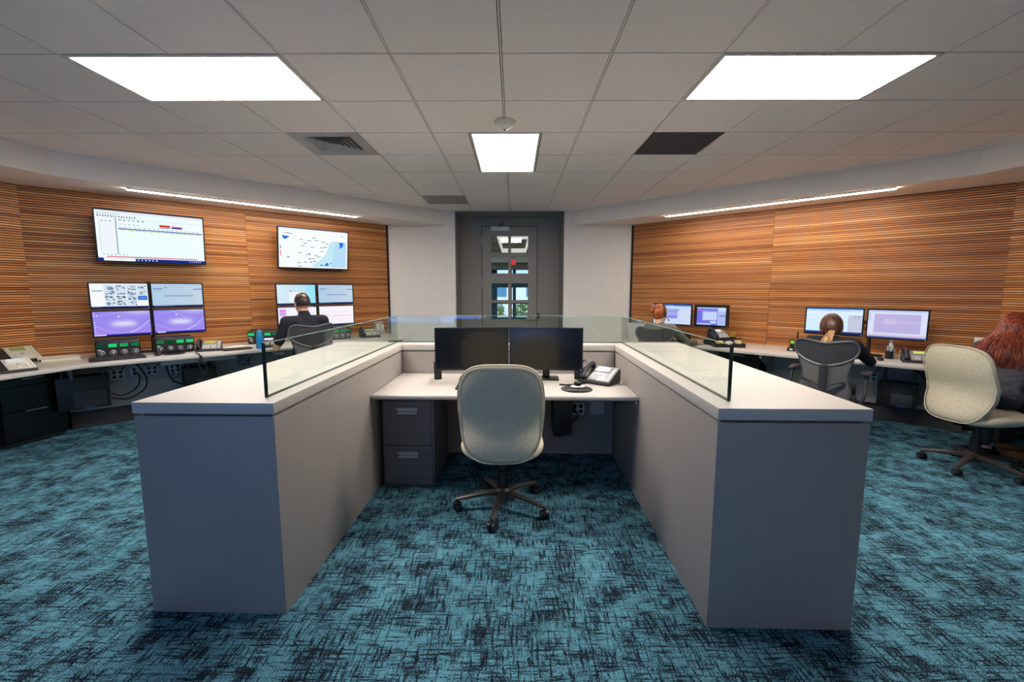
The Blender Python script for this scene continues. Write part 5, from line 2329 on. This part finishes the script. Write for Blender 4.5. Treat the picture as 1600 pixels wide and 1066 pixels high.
def mesh_chair(label, loc, rz, scale, base_rot=20):
    t = thing('mesh_chair', label, 'chair', loc, rz, 'charcoal mesh chairs')
    t.scale = scale

    def depth(x, z):
        return -0.215 - 0.16 * max(0, z - 0.62) ** 1.1 - 0.10 * max(0, 0.55 - z) ** 1.0 * -1 + 0.75 * x * x

    up = [(-0.262, 0.915), (-0.248, 0.965), (-0.205, 0.990), (-0.12, 0.984), (0, 0.968), (0.12, 0.984), (0.205, 0.990), (0.248, 0.965), (0.262, 0.915),
          (0.235, 0.855), (0.14, 0.800), (0, 0.770), (-0.14, 0.800), (-0.235, 0.855)]
    fu = closed_outline(up, 0.885)
    lo = [(-0.225, 0.840), (-0.14, 0.795), (0, 0.765), (0.14, 0.795), (0.225, 0.840), (0.195, 0.740), (0.188, 0.665), (0.215, 0.580), (0.218, 0.520), (0.17, 0.455),
          (0, 0.430), (-0.17, 0.455), (-0.218, 0.520), (-0.215, 0.580), (-0.188, 0.665), (-0.195, 0.740)]
    fl = closed_outline(lo, 0.62)
    k = MB()
    k.pad(fu, depth, 0.006, na=72, nr=6, p=8)
    k.build('upper_mesh', M_MESH, t)
    k = MB()
    k.tube([(x, depth(x, z), z) for x, z in [fu(2 * math.pi * j / 72) for j in range(72)]], 0.011, 8, closed=True)
    k.build('upper_frame', M_FRAMEL, t)
    k = MB()
    k.pad(fl, depth, 0.006, na=72, nr=6, p=8)
    k.build('lower_shell', M_SLOT, t)
    k = MB()
    k.tube([(x, depth(x, z), z) for x, z in [fl(2 * math.pi * j / 72) for j in range(72)]], 0.008, 8, closed=True)
    k.build('lower_frame', M_FRAME, t)
    k = MB()
    k.tube(spline([(0, -0.10, 0.40), (0, -0.22, 0.41), (0, -0.262, 0.50), (0, -0.262, 0.62), (0, -0.268, 0.78)], 6), [0.024] * 25, 10, flat=(0.7, 1.5))
    k.build('spine', M_DARK, t)
    for sx in (-1, 1):
        k = MB()
        k.tube(spline([(0, -0.262, 0.585), (sx * 0.08, -0.255, 0.62), (sx * 0.16, -0.225, 0.645)], 5), 0.010, 8)
        k.tube(spline([(0, -0.262, 0.53), (sx * 0.09, -0.25, 0.58), (sx * 0.165, -0.22, 0.622)], 5), 0.007, 8)
        k.ell((sx * 0.165, -0.222, 0.638), (0.016, 0.016, 0.016))
        k.build('lumbar_arm', M_DARK, t)
        k = MB()
        k.tube(spline([(sx * 0.12, -0.04, 0.40), (sx * 0.25, -0.05, 0.42), (sx * 0.315, -0.06, 0.50), (sx * 0.315, -0.04, 0.62), (sx * 0.31, -0.01, 0.680)], 6),
               0.018, 10, flat=(0.75, 1.2))
        ar = k.build('arm_post', M_FRAME, t)
        k = MB()
        k.pad(superell(0.046, 0.125, 2.8), lambda x, z: 0.0, 0.036, na=32, nr=5, M=Matrix.Translation((sx * 0.305, 0.03, 0.700)) @ Matrix.Rotation(R(90), 4, 'X'))
        k.build('armrest', M_DARK, ar)
    k = MB()
    k.pad(superell(0.25, 0.24, 3.2), lambda x, z: 0.455, 0.06, na=48, nr=6, p=6, M=Matrix.Rotation(R(90), 4, 'X'))
    k.build('seat', M_DARK, t, angle=60)
    k = MB()
    k.box(-0.10, 0.10, -0.14, 0.12, 0.365, 0.425)
    k.build('tilt_mechanism', M_BLACK, t, bevel=0.01)
    star_base(t, base_rot, 0.375, 0.31, M_FRAME)
    return t


CH_M = PL(2.19, 1.56)
CH_B = PR(3.07, 1.70)
CH_A = PR(1.14, 1.26)
mesh_chair('charcoal mesh chair holding the man in the dark shirt', CH_M, RZL, (0.95, 1.0, 1.12))
mesh_chair('charcoal mesh chair holding the ponytailed woman, slotted lower back', CH_B, RZR, (0.92, 1.0, 1.05), 8)
mesh_chair('charcoal mesh chair holding the woman with the bun, behind the glass', CH_A, RZR + 10, (0.92, 0.92, 1.02), 35)


# ------------------------------------------------------------------ people
def remeshed(k, name, m, parent, voxel, smooth=4):
    me = bpy.data.meshes.new(name)
    k.bm.to_mesh(me)
    k.bm.free()
    o = bpy.data.objects.new(name, me)
    COL.objects.link(o)
    r_ = o.modifiers.new('r', 'REMESH')
    r_.mode = 'VOXEL'
    r_.voxel_size = voxel
    s_ = o.modifiers.new('s', 'SMOOTH')
    s_.factor = 0.5
    s_.iterations = smooth
    dg = bpy.context.evaluated_depsgraph_get()
    nm = bpy.data.meshes.new_from_object(o.evaluated_get(dg))
    o.modifiers.clear()
    o.data = nm
    bpy.data.meshes.remove(me)
    nm.name = name
    nm.materials.clear()
    nm.materials.append(m)
    for p in nm.polygons:
        p.use_smooth = True
    if parent is not None:
        o.parent = parent
    return o


def add_hand(k, wrist, fdir, palm_dn, side, curl=0.5, s=1.0):
    """palm, four fingers of unequal length and a thumb; side=+1 right hand"""
    f = V(fdir).normalized()
    dn = V(palm_dn)
    dn = (dn - f * dn.dot(f)).normalized()
    lat = f.cross(dn) * side           # towards the little finger
    wrist = V(wrist)
    pc = wrist + f * 0.052 * s
    Mx = Matrix((lat, f, -dn)).transposed()
    k.ell(pc, (0.040 * s, 0.050 * s, 0.016 * s), M=Mx)
    for i, (off, ln) in enumerate(((-0.030, 0.070), (-0.010, 0.080), (0.010, 0.074), (0.029, 0.058))):
        p = wrist + f * 0.088 * s + lat * off * s
        d = f + lat * (off * 2.5)
        r0 = 0.0095 * s
        for j, fr in enumerate((0.45, 0.32, 0.23)):
            d = (d + dn * (curl * (0.35 + 0.35 * j))).normalized()
            q = p + d * ln * fr * s
            k.capsule(p, q, r0, r0 * 0.93, 8)
            p, r0 = q, r0 * 0.93
    p = wrist + f * 0.030 * s - lat * 0.032 * s
    d = (f * 0.75 - lat * 0.75 + dn * 0.25).normalized()
    r0 = 0.011 * s
    for ln in (0.034, 0.028):
        q = p + d * ln * s
        k.capsule(p, q, r0, r0 * 0.92, 8)
        d = (d + f * 0.55).normalized()
        p, r0 = q, r0 * 0.92


def person(label, loc, rz, J, skin, top, pants, shoe, sleeve='long', sx=1.0, topname='shirt'):
    """J: joints in local space, the figure looks along local +Y"""
    hip, chest, neck, head = (V(J[n]) for n in ('hip', 'chest', 'neck', 'head'))
    hr = Euler([R(a) for a in J.get('headrot', (0, 0, 0))]).to_matrix()
    sw = J.get('sw', 0.18)
    up = (chest - hip).normalized()
    right = V((1, 0, 0))
    fwd = up.cross(right) * -1
    T = Matrix((right, fwd, up)).transposed()
    sh = {s: V(J['sh' + s]) if 'sh' + s in J else chest + up * 0.13 + right * (sw if s == 'R' else -sw) for s in 'LR'}
    k = MB()

    def H(x, y, z):
        return head + hr @ V((x, y, z))
    # head
    k.ell(H(0, -0.008, 0.018), (0.074, 0.094, 0.100), M=hr)
    k.ell(H(0, 0.030, -0.050), (0.056, 0.062, 0.064), M=hr)
    k.ell(H(0, 0.062, -0.092), (0.028, 0.026, 0.024), M=hr)
    k.capsule(H(0, 0.086, 0.012), H(0, 0.106, -0.026), 0.010, 0.015, 8)
    k.ell(H(0, 0.070, 0.030), (0.052, 0.022, 0.014), M=hr)
    for s in (-1, 1):
        k.ell(H(s * 0.077, -0.004, -0.012), (0.010, 0.022, 0.032), M=hr)
        k.ell(H(s * 0.040, 0.062, -0.022), (0.022, 0.020, 0.020), M=hr)
    k.capsule(neck - V((0, 0, 0.06)), H(0, -0.015, -0.055), 0.060, 0.052)
    # trunk
    k.ell(chest, (0.140 * sx, 0.090, 0.185), M=T)
    k.ell(hip + up * 0.14, (0.125 * sx, 0.092, 0.16), M=T)
    k.ell(hip, (0.145 * sx, 0.10, 0.11), M=T)
    k.capsule(sh['L'], sh['R'], 0.052, 0.052)
    k.capsule(chest + up * 0.1, neck, 0.075, 0.052)
    for s in 'LR':
        e_, w_ = V(J['el' + s]), V(J['wr' + s])
        k.capsule(sh[s], e_, 0.046, 0.036)
        k.capsule(e_, w_, 0.038, 0.025)
        fd = J.get('fd' + s, (w_ - e_).normalized())
        k.capsule(w_, V(w_) + V(fd).normalized() * 0.03, 0.025, 0.022)
        add_hand(k, w_, fd, J.get('pd' + s, (0, 0, -1)), 1 if s == 'R' else -1, J.get('curl', 0.45))
        sg = 1 if s == 'R' else -1
        kn = V(J.get('kn' + s, (sg * 0.13, 0.40, 0.52)))
        an = V(J.get('an' + s, (sg * 0.13, 0.34, 0.10)))
        hp = hip + right * sg * 0.085
        k.capsule(hp, kn, 0.070, 0.050)
        k.capsule(kn, an, 0.048, 0.034)
        k.capsule(an, an + V((0, 0.12, -0.065)), 0.034, 0.026)
    body = remeshed(k, 'person', skin, None, 0.0075, 3)
    body.location = loc
    body.rotation_euler = (0, 0, R(rz))
    tag(body, label, 'person')
    # eyes and lips
    for s in (-1, 1):
        k = MB()
        k.ell(H(s * 0.030, 0.074, 0.010), (0.013, 0.013, 0.011), nu=12, nv=8)
        ey = k.build('eye', mat('eye_white', C(226, 222, 216), 0.2), body)
        k = MB()
        k.ell(H(s * 0.030, 0.083, 0.010), (0.006, 0.005, 0.006), nu=10, nv=6)
        k.build('iris', mat('iris_brown', C(52, 34, 24), 0.2), ey)
    k = MB()
    k.ell(H(0, 0.086, -0.060), (0.022, 0.010, 0.007), M=hr, nu=12, nv=8)
    k.build('lips', mat('lips', C(160, 92, 84), 0.5), body)
    # top
    k = MB()
    k.ell(chest, (0.162 * sx, 0.112, 0.200), M=T)
    k.ell(chest + up * 0.02 - fwd * 0.03, (0.150 * sx, 0.100, 0.16), M=T)
    k.ell(hip + up * 0.15, (0.150 * sx, 0.116, 0.185), M=T)
    k.ell(hip + up * 0.01, (0.168 * sx, 0.128, 0.115), M=T)
    k.capsule(sh['L'], sh['R'], 0.066, 0.066)
    k.capsule(chest + up * 0.08, neck - V((0, 0, 0.022)), 0.10, 0.066)
    for s in 'LR':
        e_, w_ = V(J['el' + s]), V(J['wr' + s])
        if sleeve == 'long':
            k.capsule(sh[s], e_, 0.062, 0.050)
            k.capsule(e_, e_ + (w_ - e_) * 0.93, 0.050, 0.036)
        else:
            k.capsule(sh[s], sh[s] + (e_ - sh[s]) * 0.72, 0.064, 0.056)
    remeshed(k, topname, top, body, 0.010, 5)
    # trousers and shoes
    k = MB()
    k.ell(hip - up * 0.035, (0.160 * sx, 0.120, 0.10), M=T)
    for s in 'LR':
        sg = 1 if s == 'R' else -1
        kn = V(J.get('kn' + s, (sg * 0.13, 0.40, 0.52)))
        an = V(J.get('an' + s, (sg * 0.13, 0.34, 0.10)))
        hp = hip + right * sg * 0.085
        k.capsule(hp, kn, 0.086, 0.064)
        k.capsule(kn, an + (kn - an) * 0.08, 0.062, 0.050)
    remeshed(k, 'trousers', pants, body, 0.011, 4)
    for s in 'LR':
        sg = 1 if s == 'R' else -1
        an = V(J.get('an' + s, (sg * 0.13, 0.34, 0.10)))
        k = MB()
        k.capsule(an + V((0, -0.02, -0.055)), an + V((0, 0.14, -0.062)), 0.043, 0.036)
        k.box(an.x - 0.042, an.x + 0.042, an.y - 0.065, an.y + 0.185, an.z - 0.0985, an.z - 0.075)
        remeshed(k, 'shoe', shoe, body, 0.008, 3)
    return body, H, hr


SKIN = mat('skin', C(206, 156, 128), 0.5, var=0.05, scale=30)
SKIN2 = mat('skin_fair', C(226, 180, 156), 0.5, var=0.05, scale=30)
M_NAVY = mat('navy_shirt', C(26, 28, 40), 0.85, var=0.2, scale=18, bump=0.4, bscale=60)
M_SAGE = mat('grey_green_cardigan', C(112, 112, 102), 0.95, var=0.12, scale=40, bump=0.4, bscale=120)
M_BLACKTOP = mat('black_top', C(26, 26, 34), 0.9, var=0.2, scale=20, bump=0.3, bscale=80)
M_HEATHER = mat('heather_sweater', C(78, 76, 82), 0.95, var=0.45, scale=16, bump=0.6, bscale=40, stretch=(1, 1, 6))
M_KHAKI = mat('khaki_trousers', C(186, 166, 128), 0.9, var=0.08, scale=20)
M_DARKP = mat('dark_trousers', C(38, 40, 50), 0.9)
M_SHOE = mat('black_shoe', C(20, 18, 18), 0.4)
H_DARK = hair_mat('dark_brown_hair', C(22, 16, 14), C(62, 46, 40))
H_RED = hair_mat('copper_hair', C(120, 48, 18), C(216, 120, 52))
H_BRN = hair_mat('brown_hair', C(52, 30, 22), C(112, 70, 50))
H_BLOND = hair_mat('blond_tail', C(150, 100, 60), C(220, 176, 120))
H_AUB = hair_mat('auburn_hair', C(70, 22, 16), C(178, 80, 52))


def hair_cap(H, hr, keep, m, body, grow=1.0, lump=0.0, name='hair'):
    """shell over the skull, solid, kept only where keep(direction) is true"""
    k = MB()
    nu, nv = 48, 30
    vs = []
    for i in range(nv + 1):
        th = math.pi * i / nv
        row = []
        for j in range(nu):
            a = 2 * math.pi * j / nu
            d = V((math.sin(th) * math.cos(a), math.sin(th) * math.sin(a), math.cos(th)))
            q = 1 + lump * math.sin(th) * (math.sin(9 * a + 4 * th) * 0.5 + random.uniform(-0.5, 0.5))
            row.append((k.bm.verts.new(H(0.082 * d.x * grow * q, -0.010 + 0.104 * d.y * grow * q, 0.018 + 0.111 * d.z * grow * q)), d))
        vs.append(row)
    for i in range(nv):
        for j in range(nu):
            q = [vs[i][j], vs[i + 1][j], vs[i + 1][(j + 1) % nu], vs[i][(j + 1) % nu]]
            d = sum((x[1] for x in q), V()) / 4
            if keep(d):
                k.face([x[0] for x in q])
    bmesh.ops.remove_doubles(k.bm, verts=k.bm.verts, dist=1e-5)
    bmesh.ops.delete(k.bm, geom=[v for v in k.bm.verts if not v.link_faces], context='VERTS')
    bmesh.ops.recalc_face_normals(k.bm, faces=k.bm.faces)
    bmesh.ops.solidify(k.bm, geom=list(k.bm.faces), thickness=0.012)
    return k.build(name, m, body, angle=180)


def strands(k, roots, n=6):
    for pts, r0 in roots:
        sp = spline(pts, 4)
        L = len(sp)
        k.tube(sp, [r0 * (1 - 0.75 * (i / (L - 1)) ** 2) for i in range(L)], n)


def headset(H, body, side):
    hs = MB()
    pts = [H(0.088 * math.cos(a), -0.006, 0.018 + 0.122 * math.sin(a)) for a in [math.pi * i / 16 for i in range(17)]]
    hs.tube(pts, 0.006, 8)
    o = hs.build('headset_band', M_BLACK, body)
    k = MB()
    k.ell(H(side * 0.094, -0.004, -0.006), (0.016, 0.030, 0.034))
    k.build('ear_cushion', M_BLACK, o)
    k = MB()
    k.tube(spline([H(side * 0.10, 0.0, -0.02), H(side * 0.10, 0.05, -0.06), H(side * 0.06, 0.105, -0.075)], 5), 0.004, 8)
    k.ell(H(side * 0.055, 0.108, -0.075), (0.010, 0.010, 0.010))
    k.build('microphone', M_BLACK, o)


# 1 the man at the far left station
J = dict(hip=(0, -0.02, 0.62), chest=(0, 0.0, 1.01), neck=(0, 0.03, 1.235), head=(0.0, 0.075, 1.335), headrot=(-4, 0, 4), sw=0.20,
         elL=(-0.30, 0.08, 0.84), wrL=(-0.20, 0.36, 0.835), elR=(0.31, 0.10, 0.86), wrR=(0.26, 0.44, 0.832),
         knL=(-0.17, 0.40, 0.60), anL=(-0.17, 0.36, 0.10), knR=(0.17, 0.40, 0.60), anR=(0.17, 0.36, 0.10))
P = CH_M + nL * 0.02
man, H, hr = person('man in a dark navy shirt seated with his back to us before four monitors', (P.x, P.y, 0), RZL, J, SKIN, M_NAVY, M_KHAKI, M_SHOE,
                    'short', 1.12, 'polo_shirt')


def keep_man(d):
    if d.z < -0.42:
        return False
    if d.y > 0.45 and d.z < 0.55:
        return False
    if d.y > -0.05 and d.z < -0.05:
        return False
    if (d - V((0.05, -0.62, 0.80)).normalized()).length < 0.40:
        return False
    return True


hair_cap(H, hr, keep_man, H_DARK, man, 0.985, 0.02)

# 2 the woman with the bun and headset
J = dict(hip=(0, 0.0, 0.55), chest=(0.01, 0.03, 0.86), neck=(0.0, 0.06, 1.05), head=(-0.01, 0.07, 1.178), headrot=(-6, 0, -22), sw=0.165,
         elL=(-0.24, 0.20, 0.80), wrL=(-0.10, 0.46, 0.815), elR=(0.28, 0.31, 0.785), wrR=(0.27, 0.60, 0.775), curl=0.4,
         knL=(-0.12, 0.40, 0.50), anL=(-0.12, 0.34, 0.10), knR=(0.12, 0.40, 0.50), anR=(0.12, 0.34, 0.10))
P = CH_A + nR * 0.03
wa, H, hr = person('woman with a copper hair bun and headset in a grey-green cardigan', (P.x, P.y, 0), RZR, J, SKIN2, M_SAGE, M_DARKP, M_SHOE, 'long', 0.98,
                   'cardigan')


def keep_w(d):
    if d.z < (-0.86 if d.y < -0.15 else -0.62):
        return False
    if d.y > 0.5 and d.z < 0.50:
        return False
    if d.y > 0.15 and d.z < -0.2:
        return False
    return True


hair_cap(H, hr, keep_w, H_RED, wa, 1.03, 0.03)
k = MB()
for i in range(16):
    a = i / 16 * 2 * math.pi
    k.tube([H(-0.02 + 0.036 * math.cos(a + u * 2.4) * (1 - 0.25 * u), -0.105 - 0.034 * math.sin(u * math.pi), 0.060 + 0.040 * math.sin(a + u * 2.4))
            for u in [j / 6 for j in range(7)]], 0.013, 7)
k.ell(H(-0.02, -0.115, 0.060), (0.042, 0.036, 0.042))
k.build('bun', H_RED, wa, angle=180)
headset(H, wa, 1)

# 3 the ponytailed woman
J = dict(hip=(0, 0.0, 0.56), chest=(0.0, 0.06, 0.86), neck=(0.0, 0.12, 1.03), head=(-0.03, 0.175, 1.120), headrot=(-20, 0, 12), sw=0.165,
         elL=(-0.25, 0.30, 0.80), wrL=(-0.12, 0.60, 0.800), elR=(0.27, 0.40, 0.80), wrR=(0.17, 0.78, 0.785), curl=0.45, fdR=(0.25, 1, 0),
         knL=(-0.12, 0.42, 0.51), anL=(-0.12, 0.36, 0.10), knR=(0.12, 0.42, 0.51), anR=(0.12, 0.36, 0.10))
P = CH_B + nR * 0.0
wb, H, hr = person('woman with a low brown ponytail in a dark top seated before two monitors', (P.x, P.y, 0), RZR, J, SKIN2, M_BLACKTOP, M_DARKP, M_SHOE, 'long',
                   1.0, 'dark_top')
hair_cap(H, hr, keep_w, H_BRN, wb, 1.16, 0.03)
k = MB()
rt = []
for i in range(60):
    a = random.uniform(0, 6.28)
    q = random.uniform(0, 0.030)
    q *= 0.8
    s0 = H(q * math.cos(a), -0.115, -0.068 + q * math.sin(a))
    dx = random.uniform(-0.07, -0.01)
    rt.append(([s0, s0 + V((dx * 0.3, -0.02, -0.03)), s0 + V((dx * 0.8, -0.035, -0.09)), s0 + V((dx, -0.03, -0.15 - random.uniform(0, 0.06)))],
               random.uniform(0.004, 0.007)))
strands(k, rt)
k.build('ponytail', H_BLOND, wb, angle=180)
k = MB()
k.tube([H(0.028 * math.cos(a), -0.112, -0.068 + 0.028 * math.sin(a)) for a in [i * math.pi / 8 for i in range(16)]], 0.006, 6, closed=True)
k.build('hair_tie', M_BLACK, wb)

# 4 the long-haired woman at the right edge
J = dict(hip=(0, 0.14, 0.62), chest=(-0.01, 0.30, 0.88), neck=(-0.03, 0.39, 1.05), head=(-0.035, 0.45, 1.165), headrot=(-12, 0, 0), sw=0.185,
         elL=(-0.28, 0.62, 0.82), wrL=(-0.18, 0.88, 0.79), elR=(0.24, 0.60, 0.80), wrR=(0.15, 0.86, 0.79), curl=0.4,
         knL=(-0.15, 0.50, 0.56), anL=(-0.15, 0.46, 0.10), knR=(0.15, 0.50, 0.56), anR=(0.15, 0.46, 0.10))
wd, H, hr = person('woman with long auburn hair in a heather grey sweater at the right edge', (3.86, 3.585, 0), -71, J, SKIN2, M_HEATHER, M_DARKP, M_SHOE, 'long',
                   1.16, 'sweater')
hair_cap(H, hr, keep_w, H_AUB, wd, 1.06, 0.02)
k = MB()
rt = []
for i in range(900):
    a = random.uniform(math.pi * 0.90, math.pi * 2.10)       # sides and back
    th = random.uniform(0.05, 1.30)
    lock = round(a * 9) / 9                                   # strands gather into locks
    d = V((math.sin(th) * math.cos(a), math.sin(th) * math.sin(a), math.cos(th)))
    s0 = H(0.088 * d.x, -0.010 + 0.110 * d.y, 0.018 + 0.118 * d.z)
    m0 = H(0.096 * math.cos(a), -0.012 + 0.116 * math.sin(a), 0.03)
    e = m0 + V((0.012 * math.cos(a), -0.03 + 0.008 * math.sin(a), -0.075))
    ln = random.uniform(0.22, 0.30)
    jx, jy = random.uniform(-.010, .010), random.uniform(-.010, .010)
    out = V((math.cos(lock) * 0.085, -0.115 + 0.03 * math.sin(lock), 0))
    p2 = e + V((out.x * 0.7 + jx, out.y * 0.7 + jy, -ln * 0.5))
    p3 = e + V((out.x + 1.6 * jx, out.y + 1.6 * jy, -ln))
    rt.append(([s0, m0, e, p2, p3], random.uniform(0.0028, 0.0055)))
strands(k, rt, 5)
k.build('long_hair', H_AUB, wd, angle=180)

# floor items at the right edge
t = thing('tote_bag', 'dark bag with papers on the floor behind the right beige chair', 'bag', (4.82, 4.28, 0), 20)
k = MB()
k.prism([(-0.16, 0), (0.16, 0), (0.20, 0.24), (-0.20, 0.24)], -0.08, 0.08, M=Matrix(((1, 0, 0, 0), (0, 0, 1, 0), (0, 1, 0, 0), (0, 0, 0, 1))))
k.build('bag_body', mat('bag_black', C(34, 32, 32), 0.8), t, bevel=0.02, seg=3)
k = MB()
k.box(-0.14, 0.10, -0.03, 0.03, 0.245, 0.30)
k.build('papers', M_PAPER, t, smooth=False)
for sg in (-1, 1):
    k = MB()
    k.tube([(0.10 * math.cos(a), sg * 0.06, 0.24 + 0.16 * math.sin(a)) for a in [math.pi * i / 12 for i in range(13)]], 0.008, 8)
    k.build('strap', mat('bag_black', C(34, 32, 32), 0.8), t)
t = thing('book', 'thick tan book lying on the floor at the right edge', 'book', (4.57, 3.87, 0), 35)
k = MB()
k.box(-0.10, 0.10, -0.14, 0.14, 0.0, 0.006)
k.box(-0.10, 0.10, -0.14, 0.14, 0.052, 0.058)
k.box(-0.10, -0.094, -0.14, 0.14, 0.006, 0.052)
k.build('cover', mat('book_tan', C(150, 100, 66), 0.6), t, smooth=False)
k = MB()
k.box(-0.092, 0.095, -0.135, 0.135, 0.0065, 0.0515)
k.build('pages', M_PAPER, t, smooth=False)
